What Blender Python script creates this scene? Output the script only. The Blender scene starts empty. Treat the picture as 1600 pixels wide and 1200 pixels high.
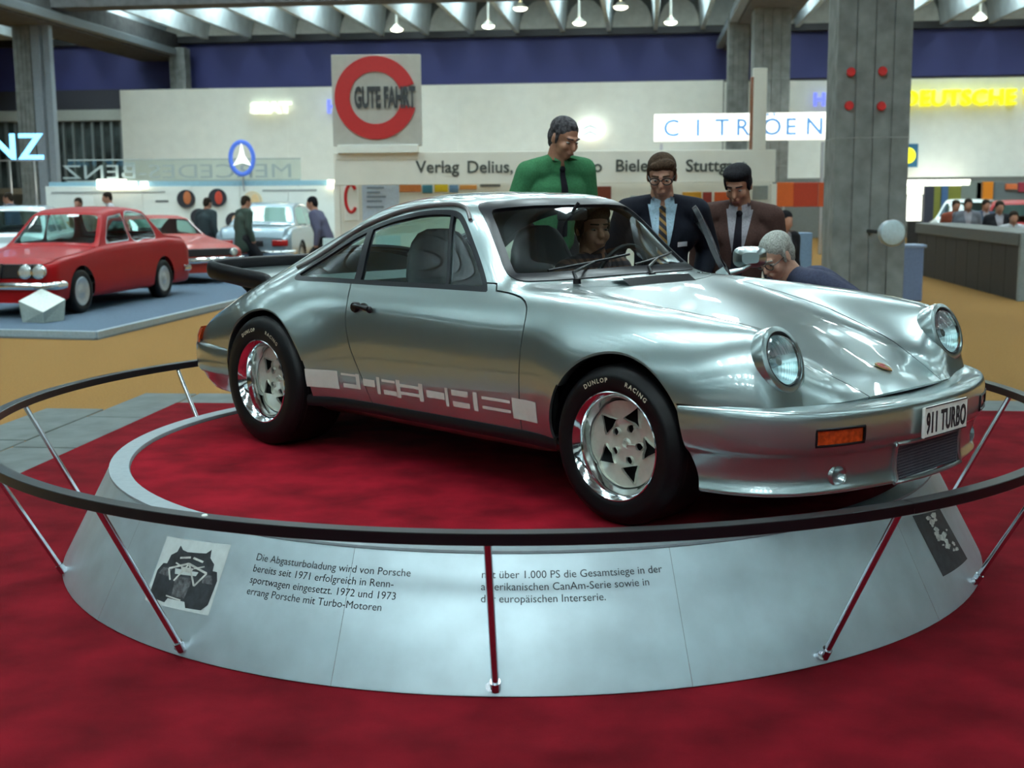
import bpy, math, random
import numpy as np
from mathutils import Vector, Matrix
from mathutils.bvhtree import BVHTree
from mathutils.geometry import tessellate_polygon
random.seed(7)
PI = math.pi
sc = bpy.context.scene
C = sc.collection

# ------------------------------------------------------------------ camera
FPX, PITCH, ROLL, CAMZ = 1963.6, 0.15093, -0.00751, 1.67
_cp, _sp, _cr, _sr = math.cos(PITCH), math.sin(PITCH), math.cos(ROLL), math.sin(ROLL)
FW = np.array([0, _cp, -_sp]); _up = np.array([0, _sp, _cp]); _rt = np.array([1., 0, 0])
RT = _cr*_rt + _sr*_up; UP = -_sr*_rt + _cr*_up
CAMP = np.array([0, 0, CAMZ])
cd = bpy.data.cameras.new('camera'); co = bpy.data.objects.new('camera', cd); C.objects.link(co)
cd.sensor_width = 36.0; cd.lens = FPX*36/1600; cd.clip_end = 300; cd.clip_start = .05
_m = np.eye(4); _m[:3, 0] = RT; _m[:3, 1] = UP; _m[:3, 2] = -FW; _m[:3, 3] = CAMP
co.matrix_world = Matrix(_m.tolist())
cd.dof.use_dof = True; cd.dof.focus_distance = 5.3; cd.dof.aperture_fstop = 3.6
sc.camera = co
def ray(px, py): return ((px-800)/FPX)*RT - ((py-600)/FPX)*UP + FW
def at(px, py, Y):                       # the point seen at a pixel, Y metres ahead
    d = ray(px, py); return CAMP + d*(Y/d[1])
def floor_at(px, py, z=0.0):             # the point of the level z seen at a pixel
    d = ray(px, py); return CAMP + d*((z-CAMZ)/d[2])

# ------------------------------------------------------------------ world, exposure
w = bpy.data.worlds.new('world'); sc.world = w; w.use_nodes = True
bgn = w.node_tree.nodes['Background']; bgn.inputs[0].default_value = (.62, .74, .78, 1); bgn.inputs[1].default_value = .10
sc.view_settings.view_transform = 'Standard'; sc.view_settings.look = 'None'
sc.view_settings.exposure = -0.18; sc.view_settings.gamma = 1.0; sc.view_settings.use_curve_mapping = False
SKY_STRENGTH = 23.0
SKY_COLOR = (.80, .97, 1.0)

# ------------------------------------------------------------------ materials
MATS = {}
def mat(name, col, rough=.5, metal=0.0, coat=0.0, noise=.06, nscale=30, bump=0.0, bscale=200, emit=None, estr=0.0, spec=.5, coat_rough=.03, coat_ior=1.5):
    if name in MATS: return MATS[name]
    m = bpy.data.materials.new(name); m.use_nodes = True; nt = m.node_tree
    b = nt.nodes['Principled BSDF']
    b.inputs['Roughness'].default_value = rough; b.inputs['Metallic'].default_value = metal
    b.inputs['Coat Weight'].default_value = coat; b.inputs['Coat IOR'].default_value = coat_ior; b.inputs['Coat Roughness'].default_value = coat_rough
    b.inputs['Specular IOR Level'].default_value = spec
    tc = nt.nodes.new('ShaderNodeTexCoord')
    if noise:
        n = nt.nodes.new('ShaderNodeTexNoise'); n.inputs['Scale'].default_value = nscale; n.inputs['Detail'].default_value = 4
        nt.links.new(tc.outputs['Object'], n.inputs['Vector'])
        r = nt.nodes.new('ShaderNodeValToRGB'); e = r.color_ramp.elements
        lo = [max(0, c*(1-noise*1.6)) for c in col]; hi = [min(1, c*(1+noise*1.6)) for c in col]
        e[0].position = .3; e[0].color = (*lo, 1); e[1].position = .7; e[1].color = (*hi, 1)
        nt.links.new(n.outputs['Fac'], r.inputs['Fac']); nt.links.new(r.outputs['Color'], b.inputs['Base Color'])
    else:
        b.inputs['Base Color'].default_value = (*col, 1)
    if bump:
        n2 = nt.nodes.new('ShaderNodeTexNoise'); n2.inputs['Scale'].default_value = bscale; n2.inputs['Detail'].default_value = 3
        nt.links.new(tc.outputs['Object'], n2.inputs['Vector'])
        bp = nt.nodes.new('ShaderNodeBump'); bp.inputs['Strength'].default_value = bump; bp.inputs['Distance'].default_value = .01
        nt.links.new(n2.outputs['Fac'], bp.inputs['Height']); nt.links.new(bp.outputs['Normal'], b.inputs['Normal'])
    if emit:
        b.inputs['Emission Color'].default_value = (*emit, 1); b.inputs['Emission Strength'].default_value = estr
    MATS[name] = m; return m
def glass(name, tint=(.74, .88, .86), ior=1.5, rough=.0):
    if name in MATS: return MATS[name]
    m = bpy.data.materials.new(name); m.use_nodes = True; nt = m.node_tree; nt.nodes.clear()
    o = nt.nodes.new('ShaderNodeOutputMaterial'); mx = nt.nodes.new('ShaderNodeMixShader')
    t = nt.nodes.new('ShaderNodeBsdfTransparent'); t.inputs[0].default_value = (*tint, 1)
    g = nt.nodes.new('ShaderNodeBsdfGlossy'); g.inputs['Roughness'].default_value = rough; g.inputs[0].default_value = (1, 1, 1, 1)
    f = nt.nodes.new('ShaderNodeFresnel'); ge = nt.nodes.new('ShaderNodeNewGeometry'); mr = nt.nodes.new('ShaderNodeMapRange'); mr.inputs[3].default_value = ior; mr.inputs[4].default_value = 1/ior
    nt.links.new(ge.outputs['Backfacing'], mr.inputs[0]); nt.links.new(mr.outputs[0], f.inputs[0])
    nt.links.new(f.outputs[0], mx.inputs[0]); nt.links.new(t.outputs[0], mx.inputs[1]); nt.links.new(g.outputs[0], mx.inputs[2])
    nt.links.new(mx.outputs[0], o.inputs[0]); MATS[name] = m; return m
def glow(name, col, s): return mat(name, col, noise=0, emit=col, estr=s)

# ------------------------------------------------------------------ mesh helpers
def mk(name, V, F, m, parent=None, smooth=True, angle=40):
    me = bpy.data.meshes.new(name); me.from_pydata([tuple(map(float, v)) for v in V], [], [tuple(map(int, f)) for f in F])
    if m is not None: me.materials.append(m)
    me.update()
    if smooth:
        me.polygons.foreach_set('use_smooth', [True]*len(me.polygons))
        if angle < 180:
            try: me.set_sharp_from_angle(angle=math.radians(angle))
            except Exception: pass
    o = bpy.data.objects.new(name, me); C.objects.link(o)
    if parent is not None: o.parent = parent
    return o
def tag(o, label=None, cat=None, group=None, kind=None):
    if label: o['label'] = label
    if cat: o['category'] = cat
    if group: o['group'] = group
    if kind: o['kind'] = kind
    return o
def thing(name, label, cat, loc=(0, 0, 0), rz=0, group=None):
    o = bpy.data.objects.new(name, None); C.objects.link(o); o.location = loc; o.rotation_euler = (0, 0, rz); o.empty_display_size = .1
    return tag(o, label, cat, group)
def dup(root, loc, rz, label=None, scale=None):
    r = root.copy(); C.objects.link(r); r.location = loc; r.rotation_euler = (0, 0, rz)
    if label: r['label'] = label
    if scale: r.scale = (scale,)*3
    for ch in list(root.children):
        c = ch.copy(); C.objects.link(c); c.parent = r
        for g in ch.children:
            d = g.copy(); C.objects.link(d); d.parent = c
    return r
class G:
    def __init__(s): s.v = []; s.f = []
    def add(s, V, F):
        n = len(s.v); s.v += [tuple(map(float, p)) for p in V]; s.f += [tuple(i+n for i in f) for f in F]; return s
    def box(s, c, d, rz=0, bev=0, ry=0):
        hx, hy, hz = d[0]/2, d[1]/2, d[2]/2
        if bev:
            b = min(bev, hx*.9, hy*.9, hz*.9); V = []
            for zz, sh in ((-hz, b), (-hz+b, 0), (hz-b, 0), (hz, b)):
                X, Y = hx-sh, hy-sh; k = b if sh == 0 else b*.6
                V += [(X, -Y+k, zz), (X, Y-k, zz), (X-k, Y, zz), (-X+k, Y, zz), (-X, Y-k, zz), (-X, -Y+k, zz), (-X+k, -Y, zz), (X-k, -Y, zz)]
            F = [tuple(range(7, -1, -1)), tuple(range(24, 32))]
            for r in range(3):
                for i in range(8): j = (i+1) % 8; F.append((r*8+i, r*8+j, r*8+8+j, r*8+8+i))
        else:
            V = [(x, y, z) for z in (-hz, hz) for x, y in ((-hx, -hy), (hx, -hy), (hx, hy), (-hx, hy))]
            F = [(3, 2, 1, 0), (4, 5, 6, 7), (0, 1, 5, 4), (1, 2, 6, 5), (2, 3, 7, 6), (3, 0, 4, 7)]
        cz, sz = math.cos(rz), math.sin(rz); cy, sy = math.cos(ry), math.sin(ry); O = []
        for x, y, z in V:
            x, z = x*cy+z*sy, -x*sy+z*cy
            O.append((x*cz-y*sz+c[0], x*sz+y*cz+c[1], z+c[2]))
        return s.add(O, F)
    def tube(s, pts, r, n=8, cap=True, closed=False):
        P = [np.array(p, float) for p in pts]; N = len(P); R = r if hasattr(r, '__len__') else [r]*N
        V = []; F = []; a = None
        for i in range(N):
            if closed: t = P[(i+1) % N]-P[i-1]
            else: t = P[min(i+1, N-1)]-P[max(i-1, 0)]
            t = t/(np.linalg.norm(t)+1e-9)
            if a is None: a = np.array([0, 0, 1.]) if abs(t[2]) < .9 else np.array([1., 0, 0])
            a = a-t*(a@t); a /= np.linalg.norm(a)+1e-9; b = np.cross(t, a)
            for k in range(n):
                th = 2*PI*k/n; V.append(P[i]+R[i]*(math.cos(th)*a+math.sin(th)*b))
        for i in range(N if closed else N-1):
            for k in range(n): F.append((i*n+k, i*n+(k+1) % n, ((i+1) % N)*n+(k+1) % n, ((i+1) % N)*n+k))
        if cap and not closed: F += [tuple(range(n-1, -1, -1)), tuple((N-1)*n+k for k in range(n))]
        return s.add(V, F)
    def lathe(s, prof, n=32, axis='z', c=(0, 0, 0), a0=0, a1=2*PI, cap=False):
        full = abs(a1-a0-2*PI) < 1e-6; m = n if full else n+1; V = []; F = []
        for i in range(m):
            th = a0+(a1-a0)*i/n; cs, sn = math.cos(th), math.sin(th)
            for r, h in prof:
                if axis == 'z': p = (r*cs, r*sn, h)
                elif axis == 'y': p = (r*cs, h, r*sn)
                else: p = (h, r*cs, r*sn)
                V.append((p[0]+c[0], p[1]+c[1], p[2]+c[2]))
        k = len(prof)
        for i in range(n):
            j = (i+1) % m
            for q in range(k-1): F.append((i*k+q, j*k+q, j*k+q+1, i*k+q+1))
        if cap: F.append(tuple(i*k for i in range(m))[::-1]); F.append(tuple(i*k+k-1 for i in range(m)))
        return s.add(V, F)
    def prism(s, poly, h0, h1, fn):      # 2-D outline extruded between h0 and h1, placed by fn(u,v,h)
        n = len(poly); V = [fn(u, v, h0) for u, v in poly]+[fn(u, v, h1) for u, v in poly]
        F = [tuple(range(n-1, -1, -1)), tuple(range(n, 2*n))]+[(i, (i+1) % n, n+(i+1) % n, n+i) for i in range(n)]
        return s.add(V, F)
    def grid(s, A, flip=False):
        nu, nv = len(A), len(A[0]); V = [p for r in A for p in r]
        F = []
        for i in range(nu-1):
            for j in range(nv-1):
                q = (i*nv+j, i*nv+j+1, (i+1)*nv+j+1, (i+1)*nv+j); F.append(q[::-1] if flip else q)
        return s.add(V, F)
    def ell(s, c, r, n=16, m=10):
        V = []; F = []
        for i in range(m+1):
            ph = -PI/2+PI*i/m
            for k in range(n):
                th = 2*PI*k/n; V.append((c[0]+r[0]*math.cos(ph)*math.cos(th), c[1]+r[1]*math.cos(ph)*math.sin(th), c[2]+r[2]*math.sin(ph)))
        for i in range(m):
            for k in range(n): F.append((i*n+k, i*n+(k+1) % n, (i+1)*n+(k+1) % n, (i+1)*n+k))
        return s.add(V, F)
    def mk(s, name, m, parent=None, smooth=True, angle=40): return mk(name, s.v, s.f, m, parent, smooth, angle)
def box(name, c, d, m, parent=None, rz=0, bev=.01, ry=0): return G().box(c, d, rz, bev, ry).mk(name, m, parent, True, 35)

def pchip(xk, Y, xq):
    xk = np.asarray(xk, float); Y = np.asarray(Y, float); xq = np.asarray(xq, float)
    shp = Y.shape; Y = Y.reshape(len(xk), -1); h = np.diff(xk)[:, None]; d = np.diff(Y, axis=0)/h
    m = np.zeros_like(Y)
    w1 = 2*h[1:]+h[:-1]; w2 = h[1:]+2*h[:-1]; same = d[1:]*d[:-1] > 0
    with np.errstate(divide='ignore', invalid='ignore'):
        mm = (w1+w2)/(w1/d[:-1]+w2/d[1:])
    m[1:-1] = np.where(same, mm, 0); m[0] = d[0]; m[-1] = d[-1]
    i = np.clip(np.searchsorted(xk, xq, side='right')-1, 0, len(xk)-2)
    t = ((xq-xk[i])/np.diff(xk)[i])[:, None]; hh = h[i]
    r = (1+2*t)*(1-t)**2*Y[i]+t*(1-t)**2*hh*m[i]+t*t*(3-2*t)*Y[i+1]+t*t*(t-1)*hh*m[i+1]
    return r.reshape((len(xq),)+shp[1:])
def catmull(pts, n=8, closed=False):
    P = [np.array(p, float) for p in pts]; N = len(P); out = []
    for i in range(N if closed else N-1):
        p0 = P[(i-1) % N] if closed or i > 0 else 2*P[0]-P[1]
        p1 = P[i]; p2 = P[(i+1) % N]
        p3 = P[(i+2) % N] if closed or i+2 < N else 2*P[-1]-P[-2]
        for k in range(n):
            t = k/n; out.append(.5*((2*p1)+(-p0+p2)*t+(2*p0-5*p1+4*p2-p3)*t*t+(-p0+3*p1-3*p2+p3)*t**3))
    if not closed: out.append(P[-1])
    return out
def gauss(A, sig, axis):
    r = int(3*sig)+1; k = np.exp(-.5*(np.arange(-r, r+1)/sig)**2); k /= k.sum()
    A = np.moveaxis(A, axis, 0); n = len(A)
    lo = 2*A[:1]-A[r:0:-1]; hi = 2*A[-1:]-A[-2:-r-2:-1]
    B = np.concatenate([lo, A, hi]); out = sum(k[i]*B[i:i+n] for i in range(2*r+1))
    return np.moveaxis(out, 0, axis)
def sdpoly(Pt, poly):                    # signed distance to a closed outline, positive inside
    Pt = np.asarray(Pt, float); P = np.asarray(poly, float); d = np.full(len(Pt), 1e9); ins = np.zeros(len(Pt), bool)
    for a, b in zip(P, np.roll(P, -1, 0)):
        e = b-a; wv = Pt-a; t = np.clip((wv@e)/(e@e+1e-12), 0, 1); q = wv-t[:, None]*e; d = np.minimum(d, (q**2).sum(1))
        c = (a[1] <= Pt[:, 1]) != (b[1] <= Pt[:, 1])
        with np.errstate(divide='ignore', invalid='ignore'):
            xx = a[0]+(Pt[:, 1]-a[1])*(e[0])/(e[1] if e[1] else 1e-12)
        ins ^= c & (Pt[:, 0] < xx)
    d = np.sqrt(d); return np.where(ins, d, -d)
def compact(V, F):
    used = sorted({i for f in F for i in f}); mp = {o: n for n, o in enumerate(used)}
    return np.array([V[i] for i in used]).reshape(-1, 3), [tuple(mp[i] for i in f) for f in F]
def split(M, fld):                       # cut a mesh along the zero line of a field; returns (inside, outside)
    V, F = M
    if len(F) == 0: return M, M
    f = np.asarray(fld(V), float); f = np.where(np.abs(f) < 1e-7, 1e-7, f); VL = list(map(tuple, V)); cache = {}
    pos = f > 0; Fp, Fn = [], []
    def cut(a, b):
        k = (min(a, b), max(a, b))
        if k not in cache:
            a, b = k; t = f[a]/(f[a]-f[b]); va, vb = V[a], V[b]
            cache[k] = len(VL); VL.append(tuple(va+(vb-va)*t))
        return cache[k]
    for fc in F:
        s = [pos[i] for i in fc]
        if all(s): Fp.append(fc); continue
        if not any(s): Fn.append(fc); continue
        pp, nn = [], []; n = len(fc)
        for i in range(n):
            a, b = fc[i], fc[(i+1) % n]
            (pp if pos[a] else nn).append(a)
            if pos[a] != pos[b]: c = cut(a, b); pp.append(c); nn.append(c)
        if len(pp) > 2: Fp.append(tuple(pp))
        if len(nn) > 2: Fn.append(tuple(nn))
    VV = np.array(VL)
    return compact(VV, Fp), compact(VV, Fn)
def joinm(*ms):
    g = G()
    for V, F in ms: g.add(V, F)
    return np.array(g.v).reshape(-1, 3), g.f
def vnormals(M):
    V, F = M; N = np.zeros_like(V)
    for f in F:
        n = np.cross(V[f[1]]-V[f[0]], V[f[2]]-V[f[0]])
        for i in f: N[i] += n
    return N/(np.linalg.norm(N, axis=1, keepdims=True)+1e-12)
def boundary(F):
    E = {}
    for f in F:
        for a, b in zip(f, f[1:]+f[:1]): E[(a, b)] = 1
    return [e for e in E if (e[1], e[0]) not in E]
def thicken(M, t):                       # gives a cut panel its thickness: rim and back face
    V, F = M; N = vnormals(M); n = len(V); W = np.concatenate([V, V-N*t])
    return W, list(F)+[tuple(i+n for i in f[::-1]) for f in F]+[(b, a, a+n, b+n) for a, b in boundary(F)]
def rim(M, t):
    V, F = M; N = vnormals(M); n = len(V); W = np.concatenate([V, V-N*t])
    return W, list(F)+[(b, a, a+n, b+n) for a, b in boundary(F)]

# text as a mesh, laid out in x (along) and y (up), height of capitals = size
_font = {}
def text_mesh(s, size, bold=0.0, align='LEFT', stretch=1.0, extr=0.0, res=3, spacing=1.0):
    cu = bpy.data.curves.new('lettering', 'FONT'); cu.body = s; cu.size = size/.73; cu.align_x = align; cu.offset = bold*size; cu.resolution_u = res
    cu.extrude = extr; cu.space_character = spacing
    o = bpy.data.objects.new('lettering', cu); C.objects.link(o)
    dg = bpy.context.evaluated_depsgraph_get(); me = bpy.data.meshes.new_from_object(o.evaluated_get(dg))
    V = np.array([v.co[:] for v in me.vertices]).reshape(-1, 3); F = [tuple(p.vertices) for p in me.polygons]
    bpy.data.objects.remove(o); bpy.data.curves.remove(cu); bpy.data.meshes.remove(me)
    if len(V): V[:, 0] *= stretch
    return V, F
def refine(M, maxlen):                   # cut long triangles of lettering so that it can bend
    V, F = M; V = [np.array(v) for v in V]; out = []; stack = [tuple(f) for f in F]; cache = {}
    def mid(a, b):
        k = (min(a, b), max(a, b))
        if k not in cache: cache[k] = len(V); V.append((V[a]+V[b])/2)
        return cache[k]
    while stack:
        f = stack.pop()
        if len(f) > 3:
            for i in range(1, len(f)-1): stack.append((f[0], f[i], f[i+1]))
            continue
        L = [np.linalg.norm(V[f[i]]-V[f[(i+1) % 3]]) for i in range(3)]; k = int(np.argmax(L))
        if L[k] > maxlen:
            a, b, c = f[k], f[(k+1) % 3], f[(k+2) % 3]; m_ = mid(a, b); stack += [(a, m_, c), (m_, b, c)]
        else: out.append(f)
    return np.array(V), out
def sign_text(name, s, size, m, parent, loc, rz=0, extr=.01, bold=0.0, align='LEFT', stretch=1.0, mirror=False, spacing=1.0):
    V, F = text_mesh(s, size, bold, align, stretch, extr, spacing=spacing)   # upright lettering facing -y
    W = V[:, [0, 2, 1]].copy(); W[:, 1] *= -1
    if mirror: W[:, 0] *= -1
    c_, s_ = math.cos(rz), math.sin(rz); X = W[:, 0]*c_-W[:, 1]*s_+loc[0]; Y = W[:, 0]*s_+W[:, 1]*c_+loc[1]
    return mk(name, np.stack([X, Y, W[:, 2]+loc[2]], 1), F, m, parent, False)

# ================================================================== the hall
HA = math.radians(6.0)
def hp(u, v, z=0): return (u*math.cos(HA)+v*math.sin(HA), -u*math.sin(HA)+v*math.cos(HA), z)
def hv(px, py, v):                       # hall coordinates (u, z) of a pixel on the cross plane v
    d = ray(px, py); n = np.array([math.sin(HA), math.cos(HA), 0]); p = d*(v/(d@n)) + CAMP
    return p[0]*math.cos(HA)-p[1]*math.sin(HA), p[2]
def hbox(name, u, v, z, m, parent=None, bev=.01):   # box between ranges in hall coordinates
    c = hp((u[0]+u[1])/2, (v[0]+v[1])/2, (z[0]+z[1])/2)
    return box(name, c, (u[1]-u[0], v[1]-v[0], z[1]-z[0]), m, parent, -HA, bev)
def struct(o): o['kind'] = 'structure'; return o
white_wall = mat('white partition board', (.86, .88, .82), .7, noise=.02, nscale=3)
cream_board = mat('cream fascia board', (.78, .77, .69), .6, noise=.02, nscale=3)
grey_board = mat('light grey sign board', (.50, .49, .44), .6, noise=.03, nscale=8)
concrete = mat('cast concrete', (.20, .215, .21), .85, noise=.16, nscale=4, bump=.3, bscale=30)
dark_concrete = mat('dark concrete girder', (.085, .085, .085), .85, noise=.15, nscale=4)
fin_mat = mat('ceiling fin concrete', (.58, .66, .68), .8, noise=.08, nscale=2)
blue_band = mat('violet blue fascia', (.034, .039, .165), .6, noise=.06, nscale=.6)
tan_carpet = mat('tan carpet', (.27, .145, .046), .95, noise=.10, nscale=60, bump=.4, bscale=400, spec=.1)
red_carpet = mat('red carpet', (.150, .0045, .010), .95, noise=.22, nscale=3.5, bump=.5, bscale=300, spec=.08)
slab_mat = mat('grey stone slab', (.095, .115, .110), .75, noise=.14, nscale=5)
steel = mat('brushed steel', (.60, .60, .63), .3, 1.0, noise=.05, nscale=80)
black_rubber = mat('black rubber', (.004, .004, .006), .38, noise=.1, nscale=60, spec=.3)
black_paint = mat('satin black', (.012, .012, .014), .45, noise=.05)

V0, V1 = -26, 46
TOPZ = 7.25
def quad_h(name, u, v, z, m):
    P = [hp(u[0], v[0], z), hp(u[1], v[0], z), hp(u[1], v[1], z), hp(u[0], v[1], z)]
    return mk(name, P, [(0, 1, 2, 3)], m, None, False)
floor = struct(quad_h('floor', (-34, 30), (V0, V1+1), 0.0, tan_carpet))
ceil = struct(quad_h('ceiling', (-34, 30), (V0, V1+1), 8.55, mat('ceiling plaster', (.45, .47, .46), .9, noise=.05)))
wb = struct(hbox('wall_back', (-34, 30), (V1, V1+.4), (0, 8.6), mat('grey hall wall', (.20, .21, .20), .8)))
hbox('fascia_band', (-34, 30), (V1-.12, V1-.01), (5.55, TOPZ), blue_band, wb)
hbox('fascia_beam', (-34, 30), (V1-.45, V1-.13), (TOPZ-.12, TOPZ+.16), black_paint, wb)  # dark beam along the top of the blue band
struct(hbox('wall_front', (-34, 30), (V0-.4, V0), (0, 8.6), mat('rear hall wall', (.16, .17, .18), .8)))
struct(hbox('wall_left', (-34.4, -34), (V0, V1), (0, 8.6), mat('side hall wall', (.30, .32, .32), .8)))
struct(hbox('wall_right', (30, 30.4), (V0, V1), (0, 8.6), MATS['side hall wall']))
# scalloped shells closing the coffers at the far wall, and the concrete fins
FS = 1.62
fins = np.arange(-20, 19)*FS + .35
fin_proto = None; cof_proto = None
panel_glow = mat('skylight glazing', (.8, .9, .9), .4, noise=0, emit=SKY_COLOR, estr=SKY_STRENGTH)
pane_proto = None
rows = [-15.5, -8.5, -1.5, 5.5, 12.5, 19.5, 26.5, 33.5, 37.6, 41.2]
for i, u in enumerate(fins):
    if fin_proto is None:
        g = G(); L = V1-V0-.5
        g.prism([(-.07, 0), (.07, 0), (.19, 1.3), (-.19, 1.3)], -L/2, L/2, lambda a, b, h: (a, h, b))
        fin_proto = g.mk('ceiling_fin', fin_mat, ceil)
        o = fin_proto
    else: o = fin_proto.copy(); C.objects.link(o)
    o.location = hp(u, (V0+V1)/2, TOPZ); o.rotation_euler = (0, 0, -HA)
    if i == len(fins)-1: continue
    if cof_proto is None:
        g = G(); A = []
        for k in range(9):
            t = k/8; th = PI*t; A.append([((-math.cos(th))*(FS/2-.1), 0, 0), ((-math.cos(th))*(FS/2-.1), .25*math.sin(th), .02+1.0*math.sin(th))])
        g.grid(A); cof_proto = g.mk('coffer_end', mat('coffer end plaster', (.52, .52, .47), .8, noise=.08, nscale=3), ceil); o = cof_proto
    else: o = cof_proto.copy(); C.objects.link(o)
    o.location = hp(u+FS/2, V1-.5, TOPZ+.12); o.rotation_euler = (0, 0, -HA)
    for r, v in enumerate(rows):
        if abs(u+FS/2) > 22 or (v == 37.6 and i % 2): continue
        if pane_proto is None:
            pane_proto = G().box((0, 0, 0), (.62, 1.9, .03)).mk('skylight_pane', panel_glow, ceil, False); o = pane_proto
        else: o = pane_proto.copy(); C.objects.link(o)
        o.location = hp(u+FS/2, v, 8.5); o.rotation_euler = (0, 0, -HA)
# girders along the column rows, a cross beam and the columns
def col_u(px, v): return hv(px, 200, v)[0]
uL = col_u(62, 36); uR = col_u(1199, 36)
for u, n in ((uL, 1), (uR+.1, 2)):
    t = struct(hbox('trim_%d' % n, (u-.75, u+.75), (V0, V1-.1), (6.55, 7.45), dark_concrete))
    hbox('girder_flange', (u+.76, u+1.0) if n == 1 else (u-1.0, u-.76), (V0, V1-.1), (6.62, 6.86), mat('painted flange', (.22, .25, .27), .6), t)
struct(hbox('trim_3', (-34, 30), (35.6, 36.4), (7.0, 7.9), dark_concrete))
def column(px0, px1, v, label, pipe=None, dots=False, mk_=concrete):
    u0, u1 = hv(px0, 250, v)[0], hv(px1, 250, v)[0]; wd = u1-u0; uc = (u0+u1)/2; p = hp(uc, v)
    t = thing('concrete_column', label, 'column', p, -HA, 'concrete columns of the hall')
    g = G(); n = 4                       # board-marked shaft: shallow vertical grooves
    poly = []
    h = wd/2; gr = .018
    for sx, sy, dx, dy in ((-1, -1, 1, 0), (1, -1, 0, 1), (1, 1, -1, 0), (-1, 1, 0, -1)):
        x0, y0 = sx*h, sy*h
        for k in range(n):
            a, b = k/n, (k+1)/n
            nx, ny = dy, -dx
            for q, dep in ((a+.012, 0), (b-.012, 0), (b-.006, -gr), (b+.006, -gr)):
                if k == n-1 and q > b-.01: continue
                poly.append((x0+dx*q*wd+nx*dep, y0+dy*q*wd+ny*dep))
    g.prism(poly, 0, 6.9, lambda a, b, c: (a, b, c)); g.mk('shaft', mk_, t, True, 20)
    for zz in (2.35, 4.7): box('pour_joint', (0, 0, zz), (wd+.006, wd+.006, .03), mat('pour joint', (.27, .29, .28), .9), t)
    if pipe:
        box('duct', (h+.16, -.1, 3.3), (.26, .3, 6.6), mat('grey duct', (.30, .35, .40), .5), t)
        box('duct', (h+.48, -.1, 3.3), (.2, .24, 6.6), MATS['grey duct'], t)
    if dots:
        for du, zz in ((-.30, hv(1315, 118, v)[1]), (.10, hv(1352, 117, v)[1]), (-.31, hv(1315, 169, v)[1]), (.10, hv(1352, 170, v)[1])):
            g = G().lathe([(0, 0), (.05, 0), (.06, .02), (.05, .05), (0, .05)], 16, 'y', (du, -h-.05, zz)); g.mk('marker_disc', mat('red marker', (.65, .02, .02), .4), t)
    return t
column(1296, 1408, 17.6, 'nearest tall grey concrete column with four red discs', dots=True)
column(1172, 1228, 36, 'slim concrete column partly hidden by the white lit name sign')
column(1134, 1166, 39.2, 'farthest narrow concrete column left of the one behind the lit name sign')
column(38, 64, 36, 'concrete column at far left with two grey ducts', pipe=True)
column(276, 300, 45, 'short visible top of a far column above the white partition at left', pipe=False)

# ------------------------------------------------------------------ floor covering
CU, CV = -3.75, 9.7                       # back left corner of the red carpet, hall coordinates
def hpoly(pts, z0, z1, name, m, parent=None):
    g = G(); g.prism(pts, z0, z1, lambda a, b, h: hp(a, b, h)); return g.mk(name, m, parent, False)
car = hpoly([(CU, -6), (6.2, -6), (6.2, CV), (CU, CV)], .001, .012, 'red_carpet', red_carpet)
tag(car, 'large red carpet laid under the round plinth', 'carpet')
ac = hpoly([(-30, V0+.1), (28, V0+.1), (28, -6.55), (-30, -6.55)], .0005, .010, 'reflection_carpet', mat('grey unseen carpet', (.10, .108, .115), .95, noise=.1, nscale=40, spec=.1)); tag(ac, 'dark grey unseen carpet behind the viewpoint, added for reflections', 'carpet')  # unseen carpet, added to keep tan floor out of the door reflections
random.seed(3)
def slab_row(u0, u1, v0, v1, n, along):
    for k in range(n):
        a, b = k/n, (k+1)/n
        if along == 'u': r = (u0+(u1-u0)*a+.012, u0+(u1-u0)*b-.012, v0, v1)
        else: r = (u0, u1, v0+(v1-v0)*a+.012, v0+(v1-v0)*b-.012)
        hbox('stone_slab', (r[0], r[1]), (r[2], r[3]), (-.02, .006+random.random()*.004), slab_mat, floor, bev=.004)
slab_row(CU-.46, CU-.01, -6, CV+.5, 14, 'v'); slab_row(CU, 6.2, CV+.012, CV+.5, 10, 'u'); slab_row(6.22, 6.7, -6, CV+.5, 14, 'v')
slab_row(CU-.95, CU-.48, -6, CV-.3, 12, 'v')

# ================================================================== turntable plinth
PC = (0.040, 6.148); R2, R1, PH, R3, RH = 2.181, 1.954, .445, 2.496, .649
plinth = thing('round_plinth', 'round silver show plinth with red carpeted top and printed text', 'plinth', (PC[0], PC[1], 0.012))
skirt_mat = mat('silver sheet metal skirt', (.50, .60, .64), .38, .65, noise=.05, nscale=7)
Z0 = 0.0; HT = PH-.012
def cone(phi, z, off=0.0):
    r = R2+(R1-R2)*z/HT+off*.9; return (r*math.cos(phi), r*math.sin(phi), z+off*.43)
NP = 11; PO = math.radians(-92.7)+PI/NP*1.08
for k in range(NP):
    a0, a1 = PO+2*PI*k/NP+.0003, PO+2*PI*(k+1)/NP-.0003; A = []
    for j in range(15):
        ph = a0+(a1-a0)*j/14
        A.append([cone(ph, .004, -.03), cone(ph, .004), cone(ph, .008, .001), cone(ph, HT*.5), cone(ph, HT-.006), cone(ph, HT, -.006)])
    G().grid(A, True).mk('skirt_panel', skirt_mat, plinth)
G().lathe([(R1-.004, HT-.01), (R1+.004, HT-.002), (R1+.002, HT+.006), (R1-.085, HT+.006), (R1-.09, HT), (R1-.09, HT-.035)], 128).mk('rim', mat('grey rim trim', (.26, .31, .33), .5, .3, noise=.04), plinth)
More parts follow.
